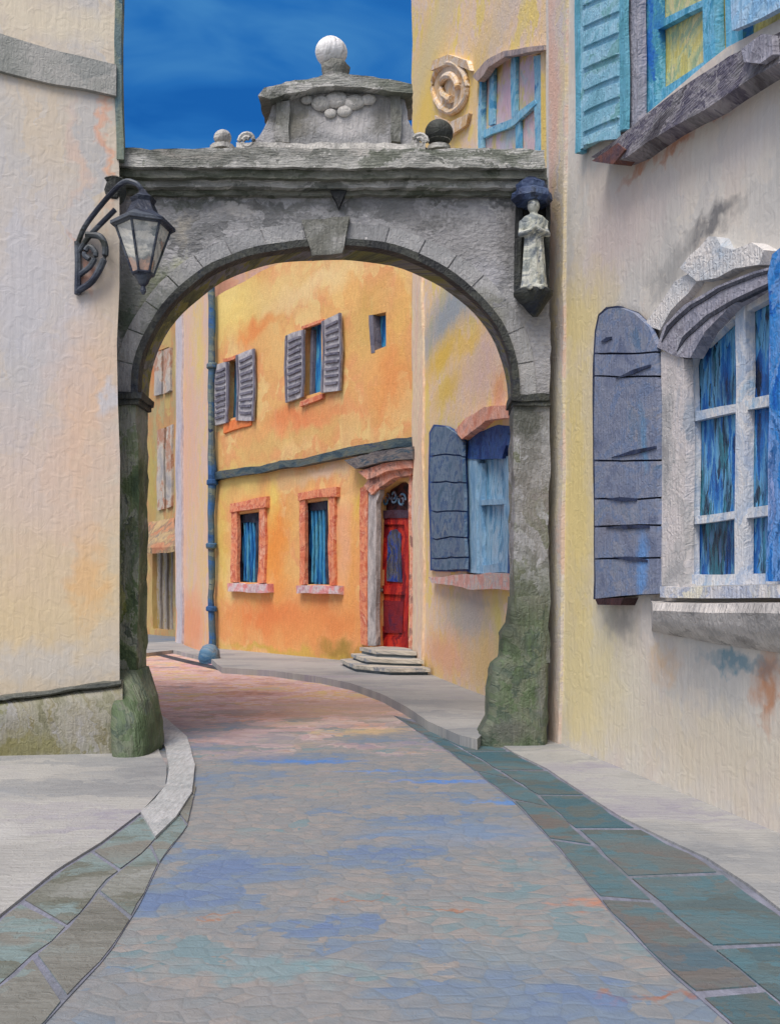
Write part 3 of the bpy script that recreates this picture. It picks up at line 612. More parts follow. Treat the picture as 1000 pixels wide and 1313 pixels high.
jm = paint('jamb_stone', [(150, 148, 148), (176, 174, 172), (196, 190, 186), (208, 200, 196), (164, 170, 178)], d=WR.d.xy, scale=4, stretch=(1.5, .8), bump=.5, var=.07)
ab_m = paint('arch_band', [(120, 122, 136), (146, 146, 158), (164, 162, 172), (132, 130, 140), (180, 180, 188)], d=WR.d.xy, scale=6, stretch=(1, 1), bump=.6, var=.12)
bm = B(); slab(bm, WR, [(848, 752), (848, 452), (870, 452), (878, 462), (878, 752)], -.02, .06); build('jamb', bm, jm, rh)
bm = B(); slab(bm, WR, [(842, 446), (852, 420), (880, 393), (920, 368), (965, 349), (1010, 336), (1050, 334), (1050, 352), (1010, 354), (970, 370), (935, 394), (904, 427), (886, 462), (868, 458)], -.02, .09)
build('window_arch', bm, ab_m, rh)
bm = B()
for pp in ([(848, 440), (856, 420), (886, 394), (920, 371), (965, 352), (1012, 339), (1012, 342), (966, 356), (922, 375), (888, 398), (860, 423)],
           [(868, 452), (876, 434), (905, 406), (940, 384), (985, 362), (985, 366), (942, 388), (908, 410), (880, 437)]): slab(bm, WR, pp, .05, .098)
build('arch_dark_strips', bm, paint('dark_strip', [(44, 46, 56), (70, 72, 82)], d=WR.d.xy, scale=8), rh)  # dark strips laid slightly proud of the arch band
hm = paint('hood_plaster', [(176, 186, 196), (200, 200, 200), (214, 210, 206), (220, 214, 208), (170, 192, 206)], d=WR.d.xy, scale=4, bump=.7, var=.05)
bm = B(); slab(bm, WR, [(826, 415), (845, 390), (866, 362), (888, 350), (900, 356), (884, 378), (862, 400), (846, 424)], -.02, .07)
slab(bm, WR, [(872, 345), (884, 330), (900, 318), (909, 306), (918, 306), (924, 318), (940, 322), (962, 312), (978, 322), (972, 340), (940, 346), (918, 358), (895, 362)], -.02, .11); build('window_hood', bm, hm, rh)
shm = paint('slate_shutter', [(98, 108, 134), (116, 124, 146), (130, 136, 154), (108, 124, 154), (138, 141, 154), (96, 120, 150)], d=WR.d.xy, scale=4.5, stretch=(.8, 1.5), bump=.45, var=.08,
            spots=[rs(838, 720, 6, 40, (96, 150, 210), .7), rs(836, 560, 5, 40, (86, 140, 180), .6), rs(800, 690, 20, 10, (124, 122, 130), .6)])
out_sh = [(762, 768), (762, 425), (766, 404), (778, 394), (792, 392), (812, 401), (830, 418), (841, 442), (844, 762)]
bm = B(); ys = [392, 452, 482, 592, 640, 674, 716, 770]
import itertools
def clip_poly(poly, y0, y1):
    def cl(pts, yy, keep):
        o_ = []
        for i in range(len(pts)):
            a, b = pts[i], pts[(i+1) % len(pts)]; ia, ib = keep(a[1], yy), keep(b[1], yy)
            if ia: o_.append(a)
            if ia != ib: t = (yy-a[1])/(b[1]-a[1]); o_.append((a[0]+t*(b[0]-a[0]), yy))
        return o_
    p_ = cl(poly, y0, lambda v, yy: v >= yy); return cl(p_, y1, lambda v, yy: v <= yy) if p_ else p_
for a, b in zip(ys[:-1], ys[1:]):
    pp = clip_poly(out_sh, a+1.2, b-1.2)
    slab(bm, WR, [(x, y) for x, y in pp], .05, .10)
s1 = build('shutter', bm, shm, rh, label='slate blue board shutter with rounded top, open against the wall')
ddk = paint('shutter_gap', [(28, 34, 52), (46, 56, 84), (64, 70, 84)], d=WR.d.xy, scale=8)
bm = B(); slab(bm, WR, [(x+(-2 if x < 800 else 1), y+(-2 if y < 500 else 1)) for x, y in out_sh], .02, .055); build('shutter_back', bm, ddk, s1)
for (x0, y0, x1, y1) in ((788, 484, 834, 468), (782, 588, 840, 574), (785, 714, 830, 719), (768, 436, 782, 432), (776, 640, 815, 640), (775, 676, 832, 676)):
    bm = B(); slab(bm, WR, [(x0, y0), ((x0+x1)/2, (y0+y1)/2-3), (x1, y1-1), (x1, y1+2), ((x0+x1)/2, (y0+y1)/2+3)], .09, .112)
    build('shutter_strap', bm, ddk, s1)
bm = B(); slab(bm, WR, [(762, 768), (800, 768), (796, 777), (766, 776)], -.02, .14); build('shutter_stop', bm, paint('rust', [(46, 30, 34), (70, 44, 44)], scale=8), rh)
bm = B(); slab(bm, WR, [(984, 748), (985, 400), (982, 352), (988, 326), (1010, 308), (1060, 292), (1060, 748)], .11, .15)
s2 = build('shutter', bm, paint('bright_blue', [(18, 74, 160), (28, 104, 186), (52, 128, 196), (110, 152, 208), (24, 90, 150), (140, 160, 206)], d=WR.d.xy, scale=6, stretch=(2, .5), bump=.5, var=.1,
     spots=[rs(1000, 560, 9, 190, (178, 184, 214), .85), rs(975, 330, 20, 22, (70, 110, 190), .6), rs(972, 520, 8, 60, (36, 70, 110), .5)]), rh, label='bright blue shutter at the right of the window')
sm = paint('sill_stone', [(150, 146, 142), (172, 168, 164), (188, 182, 176), (204, 198, 192), (134, 130, 126)], d=WR.d.xy, scale=4.5, stretch=(.8, 1.6), bump=.7, var=.09)
bm = B(); slab(bm, WR, [(846, 752), (1180, 752), (1180, 772), (846, 766)], -.1, .14); build('sill', bm, paint('sill_top', [(196, 192, 190), (214, 210, 206), (170, 178, 196), (222, 216, 196)], d=WR.d.xy, scale=6, bump=.5), win)
bm = B(); wall_block(bm, WR, 836, 1180, [(771, 775, .05), (773, 778, .2), (782, 796, .24), (796, 835, .20), (806, 862, .10), (810, 870, .02)]); build('window_ledge', bm, sm, rh)
# upper window with turquoise shutter and its long slanting sill
tq = paint('turquoise_shutter', [(112, 162, 178), (130, 182, 200), (142, 190, 210), (160, 202, 220), (118, 170, 174), (150, 192, 204)], d=WR.d.xy, scale=4.5, stretch=(.7, 1.6), bump=.5, var=.06)
tqd = paint('turquoise_dark', [(84, 148, 164), (100, 164, 186), (120, 176, 196)], d=WR.d.xy, scale=6)
bm = B(); slab(bm, WR, [(739, 193), (739, -160), (798, -180), (798, 162)], .05, .10); s3 = build('shutter', bm, tq, rh, label='turquoise louvred shutter of the upper window')
bm = B()
for y in range(-120, 190, 27):
    y2 = y-20; slab(bm, WR, [(745, min(y, 184)), (790, y2), (790, y2+18), (745, min(y+20, 186))], .09, .125)
build('louvre', bm, tq, s3)
bm = B(); slab(bm, WR, [(736, 197), (736, -160), (741, -160), (741, 195)], .03, .115); slab(bm, WR, [(793, 165), (793, -170), (800, -170), (800, 162)], .09, .13); build('shutter_edge', bm, tqd, s3)
bm = B(); slab(bm, WR, [(801, 166), (801, -120), (816, -120), (816, 158)], -.02, .06); build('jamb', bm, ab_m, rh)
ypane = paint('yellow_pane', [(186, 176, 108), (208, 196, 112), (214, 206, 140), (150, 176, 140), (222, 204, 150), (196, 190, 120)], d=WR.d.xy, scale=7, bump=.3, rough=.3)  # panes are simply coloured yellow
bm = B(); slab(bm, WR, [(812, 175), (812, -200), (1030, -200), (1030, 60)], -.2, -.14); w2 = build('window', bm, ypane, rh, label='upper window with yellow panes')
bf = paint('blue_frame', [(60, 140, 168), (96, 172, 206), (124, 186, 216), (74, 150, 176), (40, 110, 190)], d=WR.d.xy, scale=6, stretch=(2, .5), bump=.4, var=.06)
bm = B(); slab(bm, WR, [(818, 150), (818, -80), (838, -80), (838, 136)], -.135, -.04); slab(bm, WR, [(901, 96), (901, -100), (916, -100), (916, 85)], -.135, -.05)
slab(bm, WR, [(846, 135), (916, 90), (916, 72), (846, 112)], -.135, -.06); slab(bm, WR, [(838, 40), (901, 8), (901, 0), (838, 30)], -.135, -.07); slab(bm, WR, [(930, 62), (930, -100), (950, -110), (950, 52)], -.135, -.05)
build('frame', bm, bf, w2)
bm = B(); slab(bm, WR, [(935, 40), (935, -100), (1040, -150), (1040, -12)], .05, .10)
for v in bm.verts: v.co -= WR.d*0
build('shutter', bm, paint('sky_shutter', [(120, 168, 212), (140, 184, 216), (164, 196, 220), (150, 176, 214)], d=WR.d.xy, scale=5, stretch=(.7, 1.5), bump=.5), rh, label='pale blue shutter at the right of the upper window')
usm = paint('upper_sill', [(64, 60, 66), (92, 88, 92), (120, 118, 122), (146, 142, 146), (84, 80, 96), (160, 156, 160)], d=(WR.d.x, WR.d.y), scale=5, stretch=(.5, 2), bristle=(8, 70), bump=.7, var=.14)
bm = B(); slab(bm, WR, [(757, 201), (800, 168), (860, 122), (930, 72), (1000, 40), (1090, 0), (1090, 40), (1000, 80), (960, 100), (900, 140), (850, 168), (805, 198), (785, 207)], -.05, .20)
us = build('sill', bm, usm, w2)
bm = B(); slab(bm, WR, [(948, 62), (975, 42), (988, 44), (990, 70), (972, 82), (952, 78)], .1, .25); build('sill_end', bm, ab_m, us)
bm = B(); slab(bm, WR, [(758, 205), (790, 182), (800, 190), (786, 209)], .05, .22); build('sill_end', bm, paint('sill_rust', [(52, 46, 58), (110, 72, 60), (70, 62, 76)], d=WR.d.xy, scale=8), us)

# ------------------------------------------------------------------ PINK AND YELLOW HOUSE BEHIND THE ARCH
def ms(*a): return WM.spot(*a)
mw = paint('yellow_pink_plaster', [(230, 208, 150), (236, 208, 120), (230, 204, 186), (238, 204, 150), (226, 206, 190)], d=WM.d.xy, scale=2.2, stretch=(1.2, 1), bump=.5, distort=.15, bristle=(26, 8), var=.05,
           spots=[ms(545, 120, 24, 90, (238, 202, 96), .95), ms(560, 35, 50, 40, (220, 204, 164), .7), ms(640, 30, 60, 35, (210, 196, 188), .8), ms(580, 160, 46, 44, (236, 198, 100), .9), ms(690, 140, 18, 60, (234, 202, 106), .9),
                  ms(585, 388, 60, 42, (140, 158, 168), .85), ms(568, 455, 26, 22, (232, 192, 84), .95), ms(575, 500, 20, 20, (228, 192, 92), .9), ms(615, 470, 24, 50, (216, 186, 176), .8), ms(640, 500, 10, 30, (224, 160, 116), .8),
                  ms(600, 440, 20, 14, (236, 196, 100), .8), ms(560, 620, 30, 90, (232, 204, 140), .6), ms(600, 790, 34, 45, (178, 172, 164), .95), ms(570, 840, 30, 30, (234, 176, 138), .9), ms(620, 850, 24, 34, (230, 196, 136), .9), ms(640, 790, 8, 40, (214, 200, 110), .7), ms(540, 640, 12, 90, (216, 188, 134), .7)])
mh = thing('house', 'tall yellow and pink house behind the right pier with one blue shuttered window', 'house', (1.8, 15, 0))
h1 = [(598, 738), (598, 566), (612, 552), (640, 548), (668, 552), (668, 738)]
h2 = [(612, 240), (612, 104), (630, 82), (660, 70), (692, 66), (692, 240)]
bm = B(); house_shell(bm, WM, 14.5, 6, [h1, h2], slant=(1.2, 0)); build('wall', bm, mw, mh, step=.7)
roof_on(WM, 6, 14.5, 1.5, rt, mh, over=.0, slant=(1.2, 0))
bm = B(); slab(bm, WM, rect(529, 340, 541, 882), -.02, .05); build('corner_strip', bm, paint('cream_strip', [(226, 204, 172), (232, 212, 180), (228, 196, 168), (222, 208, 198)], d=WM.d.xy, scale=4, stretch=(2, .4), bump=.5), mh)
mp_ = paint('pale_blue_pane', [(60, 120, 160), (110, 164, 196), (146, 188, 212), (168, 196, 214), (84, 140, 170)], d=WM.d.xy, scale=8, stretch=(1.8, .5), rough=.3, bump=.3)
bm = B(); slab(bm, WM, rect(592, 540, 672, 745), -.17, -.12); w3 = build('window', bm, mp_, mh)
dbl = paint('deep_blue', [(20, 44, 96), (32, 66, 130), (52, 88, 144), (28, 50, 90)], d=WM.d.xy, scale=8, bump=.4)
lbl = paint('light_blue_wood', [(104, 150, 186), (130, 170, 200), (150, 184, 208), (118, 160, 186)], d=WM.d.xy, scale=8, stretch=(2, .5), bump=.4)
bm = B(); slab(bm, WM, rect(600, 566, 611, 735), -.115, .0); slab(bm, WM, [(611, 735), (611, 592), (617, 592), (617, 735)], -.115, -.04); slab(bm, WM, rect(611, 640, 652, 647), -.115, -.04)
slab(bm, WM, rect(646, 585, 652, 735), -.115, -.04); slab(bm, WM, rect(611, 724, 660, 735), -.115, -.05); build('frame', bm, lbl, w3)
bm = B(); slab(bm, WM, [(600, 586), (600, 566), (612, 552), (640, 546), (664, 550), (666, 572), (650, 572), (645, 588), (620, 588)], -.115, .01); slab(bm, WM, rect(653, 570, 664, 735), -.115, .0); build('frame', bm, dbl, w3, label='deep blue window head')
sh2 = paint('slate_shutter_far', [(70, 100, 124), (92, 116, 140), (112, 132, 150), (58, 90, 130), (120, 134, 146)], d=WM.d.xy, scale=6, stretch=(.8, 1.5), bump=.5)
bm = B(); out2 = [(552, 730), (552, 556), (558, 546), (570, 548), (584, 556), (594, 566), (597, 732)]
yy = [546, 584, 618, 655, 690, 716, 732]
for a, b in zip(yy[:-1], yy[1:]): slab(bm, WM, clip_poly(out2, a+1, b-1), .05, .10)
s4 = build('shutter', bm, sh2, mh)
bm = B(); slab(bm, WM, [(x+(-2 if x < 575 else 2), y+(-2 if y < 600 else 2)) for x, y in out2], .015, .055); build('shutter_back', bm, dbl, s4)
bm = B(); slab(bm, WM, [(666, 732), (666, 560), (672, 548), (690, 552), (690, 736)], .04, .09); build('shutter', bm, sh2, mh)
bm = B(); slab(bm, WM, [(583, 552), (596, 534), (620, 524), (648, 520), (680, 524), (680, 542), (648, 537), (622, 541), (602, 552), (592, 562)], -.02, .14)
build('window_hood', bm, paint('pink_hood', [(206, 130, 106), (220, 156, 130), (226, 176, 156), (150, 110, 110)], d=WM.d.xy, scale=7, bump=.6), mh)
bm = B(); slab(bm, WM, [(548, 741), (600, 737), (690, 734), (690, 756), (600, 756), (575, 750), (552, 748)], -.05, .14)
build('sill', bm, paint('pink_sill', [(200, 150, 140), (222, 170, 156), (196, 190, 190), (226, 184, 150)], d=WM.d.xy, scale=8, bump=.6), w3)
# upper arched window above the arch
up_p = paint('pink_yellow_pane', [(216, 184, 96), (222, 200, 120), (220, 186, 186), (224, 196, 190), (190, 200, 190)], d=WM.d.xy, scale=6, bump=.3, rough=.3,
             spots=[ms(641, 122, 8, 24, (224, 184, 188), .9), ms(674, 100, 8, 18, (224, 190, 196), .9), ms(645, 175, 12, 20, (180, 200, 206), .8)])
bm = B(); slab(bm, WM, rect(605, 55, 700, 250), -.15, -.1); w4 = build('window', bm, up_p, mh)
bl2 = paint('sky_frame', [(60, 140, 186), (110, 176, 206), (150, 196, 214), (40, 116, 170)], d=WM.d.xy, scale=7, bump=.4)
bm = B(); slab(bm, WM, rect(612, 84, 618, 240), -.095, -.02); slab(bm, WM, [(627, 160), (627, 90), (633, 86), (633, 158)], -.095, -.05); slab(bm, WM, [(655, 150), (655, 74), (661, 72), (661, 148)], -.095, -.05)
slab(bm, WM, [(618, 168), (655, 152), (684, 128), (686, 134), (660, 160), (622, 176)], -.095, -.04); slab(bm, WM, rect(660, 150, 667, 240), -.095, -.06); slab(bm, WM, rect(684, 70, 692, 240), -.095, -.05)
build('frame', bm, bl2, w4)
bm = B(); slab(bm, WM, [(606, 96), (620, 78), (645, 66), (672, 60), (698, 57), (698, 63), (672, 67), (648, 73), (626, 86), (612, 104)], -.02, .09); build('window_hood', bm, paint('hood_grey', [(150, 130, 120), (180, 160, 150), (120, 116, 120)], d=WM.d.xy, scale=8, bump=.6), mh)
# plaster cartouche left of that window
cm = paint('cartouche', [(214, 190, 150), (224, 208, 190), (216, 176, 116), (228, 216, 206)], d=WM.d.xy, scale=7, bump=.8)
bm = B()
c0 = WM.at(578, 112, .05)
def oval(rx, rz, r, off, cc=c0, a0=0, a1=6.29, n_=28): return [cc+WM.d*(math.cos(a0+(a1-a0)*k/n_)*rx)+Vector((0, 0, math.sin(a0+(a1-a0)*k/n_)*rz))+WM.n*off for k in range(n_+1)]
def ov(rx, ry, off, a1=6.283, n_=24): return [WM.at(577+rx*math.cos(a1*k/n_), 112-ry*math.sin(a1*k/n_), off) for k in range(n_+1)]
prism(bm, ov(22, 32, .02)[:-1], -WM.n*.08)
tube(bm, ov(22, 32, .03), .055, 8); tube(bm, ov(11, 15, .05, 5), .06, 8)
slab(bm, WM, [(553, 90), (556, 78), (575, 70), (598, 78), (601, 90), (577, 80)], -.02, .08)
slab(bm, WM, [(556, 148), (577, 156), (600, 146), (596, 162), (578, 174), (560, 166)], -.02, .06)
build('wall_cartouche', bm, cm, mh, step=None)

# ------------------------------------------------------------------ ORANGE HOUSE
def os_(*a): return WO.spot(*a)
ow = paint('orange_plaster', [(222, 182, 118), (224, 176, 110), (218, 166, 104), (222, 160, 106), (226, 192, 128), (218, 172, 118)], d=WO.d.xy, scale=1.1, stretch=(1.2, 1), distort=.4, frag=.25, bump=.5, bristle=(14, 5), var=.06,
           spots=[os_(300, 400, 40, 34, (228, 198, 108), .8), os_(360, 370, 50, 25, (226, 196, 132), .7), os_(320, 425, 26, 14, (224, 150, 84), .7), os_(500, 480, 26, 60, (224, 148, 82), .75), os_(395, 545, 60, 20, (222, 144, 92), .7),
                  os_(340, 700, 30, 60, (226, 158, 72), .7), os_(380, 800, 110, 45, (226, 146, 84), .9), os_(355, 690, 12, 70, (228, 140, 60), .7), os_(300, 620, 40, 18, (216, 186, 108), .8), os_(400, 606, 50, 12, (210, 180, 130), .8),
                  os_(452, 700, 14, 90, (226, 158, 88), .7), os_(285, 700, 8, 60, (214, 186, 92), .7), os_(440, 836, 30, 12, (150, 124, 50), .8), os_(360, 836, 90, 6, (196, 166, 72), .7), os_(475, 410, 26, 40, (208, 168, 92), .7),
                  os_(515, 400, 10, 60, (224, 180, 100), .6), os_(440, 380, 20, 30, (232, 184, 110), .6), os_(460, 640, 8, 30, (220, 196, 80), .6), os_(375, 535, 34, 13, (222, 122, 72), .6), os_(330, 420, 22, 9, (224, 138, 76), .7), os_(410, 720, 12, 60, (222, 128, 78), .45), os_(440, 690, 9, 60, (226, 172, 136), .7), os_(310, 610, 40, 12, (226, 200, 120), .8), os_(420, 605, 30, 10, (228, 196, 170), .7), os_(350, 640, 10, 26, (228, 204, 110), .8), os_(340, 790, 44, 18, (220, 120, 66), .55), os_(430, 800, 26, 20, (218, 128, 70), .5), os_(290, 370, 26, 60, (232, 206, 130), .8), os_(400, 370, 60, 14, (232, 204, 150), .7), os_(380, 560, 80, 10, (206, 178, 110), .6)])
oh = thing('house', 'orange house across the street with grey shutters and a red front door', 'house', (-2.3, 23.5, 0))
def sl_rect(x0, y0, x1, y1, t=-.2, b=-.2): return [(x0, y1), (x0, y0), (x1, y0+t*(x1-x0)), (x1, y1+b*(x1-x0))]
hA = sl_rect(292, 462, 303, 538); hB = sl_rect(390, 418, 412, 508, -.4, -.3); hC = sl_rect(474, 404, 495, 452, -.2, -.4)
hD = sl_rect(304, 660, 332, 748, -.15, 0); hE = sl_rect(391, 644, 422, 750, -.1, 0); hF = [(484, 830), (484, 640), (490, 626), (505, 618), (520, 618), (524, 622), (524, 836)]
bm = B(); house_shell(bm, WO, 10.2, 6, [hA, hB, hC, hD, hE, hF], slant=(0, 1.0)); build('wall', bm, ow, oh, step=.8)
roof_on(WO, 6, 10.2, 1.2, rt, oh, over=.0, slant=(0, 1.0))
bp_ = paint('curtain_blue', [(20, 60, 110), (34, 104, 168), (52, 134, 186), (90, 160, 186), (22, 40, 60)], d=WO.d.xy, scale=6, stretch=(2.4, .3), distort=.05, frag=.12, bristle=(50, 6), rough=.4, bump=.5, var=.15)
sg = paint('grey_shutters', [(142, 138, 142), (160, 156, 160), (176, 172, 174), (190, 186, 186), (150, 148, 158)], d=WO.d.xy, scale=5, bump=.6)
gg = paint('grey_gaps', [(88, 86, 100), (112, 110, 122), (134, 130, 138)], d=WO.d.xy, scale=6)
def far_pane(pp, pad=4, lab=None, mat=bp_):
    xs, ys_ = [p[0] for p in pp], [p[1] for p in pp]; bm_ = B()
    slab(bm_, WO, [(min(xs)-pad, max(ys_)+pad), (min(xs)-pad, min(ys_)-pad), (max(xs)+pad, min(ys_)-pad), (max(xs)+pad, max(ys_)+pad)], -.26, -.2)
    return build('window', bm_, mat, oh, label=lab)
def louvre_shutter(x0, y0, x1, y1, t, b):
    """frame with slats, outline traced on the wall"""
    bm_ = B(); slab(bm_, WO, sl_rect(x0, y0, x1, y1, t, b), .04, .10); s_ = build('shutter', bm_, sg, oh)
    bm_ = B(); n_ = 9
    for k in range(n_):
        fa = (k+.4)/n_; ya = y0+5+(y1-y0-10)*fa; yt = (t+(b-t)*fa)*(x1-x0)
        slab(bm_, WO, [(x0+4, ya+1.6), (x0+4, ya-1.6), (x1-4, ya-1.6+yt*.8), (x1-4, ya+1.6+yt*.8)], .09, .14)
    build('slats', bm_, gg, s_); 
    bm_ = B()
    for xa, xb in ((x0, x0+2), (x1-2, x1)): slab(bm_, WO, [(xa, y1+b*(xa-x0)), (xa, y0+t*(xa-x0)), (xb, y0+t*(xb-x0)), (xb, y1+b*(xb-x0))], .09, .13)
    build('stile', bm_, gg, s_)
wA = far_pane(hA); wB = far_pane(hB)
louvre_shutter(273, 470, 292, 546, -.35, -.25); louvre_shutter(303, 456, 325, 540, -.4, .0)
louvre_shutter(366, 430, 389, 517, -.3, -.4); louvre_shutter(412, 412, 436, 502, -.4, -.1)
rust_l = paint('terracotta_trim', [(200, 104, 72), (214, 128, 92), (222, 152, 114), (190, 96, 72), (226, 172, 142)], d=WO.d.xy, scale=6, bump=.6)
bm = B(); slab(bm, WO, sl_rect(386, 419, 414, 423, -.4, -.4), -.02, .06); build('lintel', bm, rust_l, oh); bm = B(); slab(bm, WO, sl_rect(286, 461, 306, 465, -.35, -.35), -.02, .06); build('lintel', bm, rust_l, oh)
bm = B(); slab(bm, WO, sl_rect(386, 514, 414, 520, -.4, -.4), -.02, .08); build('sill', bm, rust_l, wB)
bm = B(); slab(bm, WO, sl_rect(288, 543, 322, 556, -.3, -.3), -.02, .05); build('sill', bm, paint('orange_trim', [(222, 116, 60), (228, 140, 84)], d=WO.d.xy, scale=6, bump=.7), wA)
wC = far_pane(hC, lab='narrow blue slit window'); bm = B(); slab(bm, WO, sl_rect(474, 404, 479, 454, -.2, -.2), -.19, .01); build('frame', bm, gg, wC)
bm = B(); slab(bm, WO, sl_rect(398, 424, 401, 508, -.4, -.3), -.19, -.1); build('frame', bm, gg, wB)
# two framed ground floor windows
def lower_window(x0, y0, x1, y1, hole):
    w_ = far_pane(hole)
    bm_ = B(); xa, xb = hole[0][0], hole[2][0]; ya, yb = hole[1][1], hole[0][1]
    slab(bm_, WO, [(x0, yb), (x0, y0+2), (xa, y0+1), (xa, yb)], -.02, .08); slab(bm_, WO, [(xb, yb), (xb, y0-3), (x1, y0-4), (x1, yb)], -.02, .08)
    slab(bm_, WO, [(x0-2, ya-3), (x0-2, y0), (x1+2, y0-9), (x1+2, ya-9)], -.02, .11); build('surround', bm_, rust_l, w_)
    bm_ = B(); slab(bm_, WO, [(x0-4, yb+11), (x0-4, yb+1), (x1+5, yb+1), (x1+5, yb+12)], -.02, .16)
    build('sill', bm_, paint('pink_white_sill', [(206, 120, 116), (216, 150, 150), (204, 196, 196), (190, 130, 140)], d=WO.d.xy, scale=6, bump=.6), w_)
    bm_ = B(); slab(bm_, WO, [(xa, yb), (xa, ya), (xa+4, ya), (xa+4, yb)], -.19, -.08); slab(bm_, WO, [(xb-4, yb), (xb-4, ya-3), (xb, ya-3), (xb, yb)], -.19, -.08)
    slab(bm_, WO, [(xa, ya+10), (xa, ya-3), (xb, ya-6), (xb, ya+9)], -.19, -.1); build('frame', bm_, paint('frame_dark', [(24, 24, 34), (44, 48, 66), (70, 74, 84)], d=WO.d.xy, scale=8), w_)
    bm_ = B(); m_ = (xa+xb)/2
    for k in range(5):
        xq = xa+6+(xb-xa-12)*k/4; tube(bm_, [WO.at(xq, ya+8, -.17), WO.at(xq+1, (ya+yb)/2, -.16), WO.at(xq-.5, yb-2, -.17)], .045, 7)
    build('curtain', bm_, bp_, w_, step=None)
lower_window(296, 646, 340, 760, hD); lower_window(384, 632, 429, 762, hE)
# string course with gutter-like dark line
scm = paint('string_blue', [(44, 58, 66), (60, 78, 88), (84, 96, 96), (96, 100, 90), (36, 60, 96)], d=WO.d.xy, scale=4, stretch=(.5, 2), bristle=(6, 50), bump=.5)
bm = B(); slab(bm, WO, [(268, 616), (268, 606), (350, 594), (430, 578), (480, 567), (528, 560), (528, 572), (480, 578), (430, 588), (350, 603)], -.02, .16); build('string_course', bm, scm, oh)
hood = paint('door_hood', [(70, 70, 74), (98, 94, 96), (126, 118, 112), (60, 78, 92), (150, 130, 116)], d=WO.d.xy, scale=6, stretch=(.5, 2), bristle=(6, 60), bump=.7)
bm = B(); slab(bm, WO, [(440, 590), (470, 582), (528, 572), (528, 588), (490, 594), (455, 600)], -.02, .34); build('door_hood', bm, hood, oh)
pk_ = paint('pink_mould', [(190, 110, 84), (214, 146, 120), (222, 168, 146), (160, 120, 106), (140, 96, 90)], d=WO.d.xy, scale=7, bump=.7)
bm = B(); slab(bm, WO, [(458, 604), (490, 596), (528, 590), (528, 600), (495, 606), (470, 614)], -.02, .26); slab(bm, WO, [(466, 622), (472, 614), (498, 606), (528, 602), (528, 610), (505, 614), (486, 624), (476, 634)], -.02, .16)
build('door_moulding', bm, pk_, oh)
gj = paint('grey_jamb', [(136, 130, 128), (164, 158, 156), (188, 180, 176), (110, 106, 108)], d=WO.d.xy, scale=5, stretch=(2, .4), bump=.6)
bm = B(); slab(bm, WO, [(472, 828), (472, 632), (486, 620), (486, 634), (483, 644), (483, 828)], -.02, .10); build('door_jamb', bm, gj, oh)
bm = B(); slab(bm, WO, [(462, 826), (460, 625), (471, 620), (471, 828)], -.02, .07); build('door_surround', bm, rust_l, oh, label='terracotta strip beside the door')
bm = B(); slab(bm, WO, [(524.5, 840), (524.5, 606), (530, 604), (530, 842)], -.02, .06); build('door_jamb', bm, pk_, oh)
red = paint('red_door', [(110, 16, 20), (146, 26, 26), (172, 38, 30), (186, 56, 36), (128, 20, 30), (96, 20, 30)], d=WO.d.xy, scale=5, stretch=(2, .4), bristle=(60, 6), bump=.4, rough=.45, var=.12)
bm = B(); slab(bm, WO, rect(480, 662, 528, 840), -.26, -.2); dr = build('door', bm, red, oh)
bm = B()
for r_ in ((486, 664, 491, 832), (518, 664, 523, 834)): slab(bm, WO, rect(*r_), -.21, -.15)
for r_ in ((486, 663, 523, 672), (486, 752, 523, 762), (486, 818, 523, 832)): slab(bm, WO, rect(*r_), -.21, -.155)
build('door_frame', bm, red, dr)
bm = B(); slab(bm, WO, rect(493, 770, 516, 812), -.21, -.175); build('panel', bm, paint('red_dark', [(92, 20, 34), (120, 28, 36), (76, 30, 56)], d=WO.d.xy, scale=6), dr)
bm = B(); slab(bm, WO, [(496, 746), (496, 688), (500, 680), (507, 678), (512, 684), (514, 746)], -.21, -.17)
build('door_pane', bm, paint('door_glass', [(24, 30, 50), (40, 70, 150), (90, 90, 90), (60, 60, 74), (30, 60, 120)], d=WO.d.xy, scale=7, stretch=(2, .4), rough=.3), dr)
bm = B(); bmesh.ops.create_icosphere(bm, subdivisions=2, radius=.045, matrix=Matrix.Translation(WO.at(490, 758, -.1))); tube(bm, [WO.at(490, 758, -.16), WO.at(490, 758, -.1)], .02, 8); build('handle', bm, ky_m, dr, step=None)
bm = B(); slab(bm, WO, rect(478, 612, 530, 660), -.27, -.22); tr = build('transom', bm, paint('transom_dark', [(24, 22, 30), (44, 36, 44), (90, 46, 40), (36, 50, 80)], d=WO.d.xy, scale=8), oh)
bm = B(); slab(bm, WO, rect(484, 654, 524, 664), -.22, -.13); build('transom_bar', bm, paint('bar_dark', [(60, 24, 34), (72, 60, 76)], d=WO.d.xy, scale=8), tr)
bm = B()
for (x, y, s_) in ((494, 640, 1), (505, 636, -1), (515, 642, 1)):
    c = WO.at(x, y, -.15); tube(bm, [c+WO.d*(math.cos(a*s_)*.13*(1-a/11))+Vector((0, 0, math.sin(a*s_)*.17*(1-a/11))) for a in [k*.45 for k in range(19)]], .024, 6)
build('grille', bm, paint('grille_blue', [(60, 100, 140), (100, 140, 170), (130, 80, 60)], scale=10), tr, step=None)
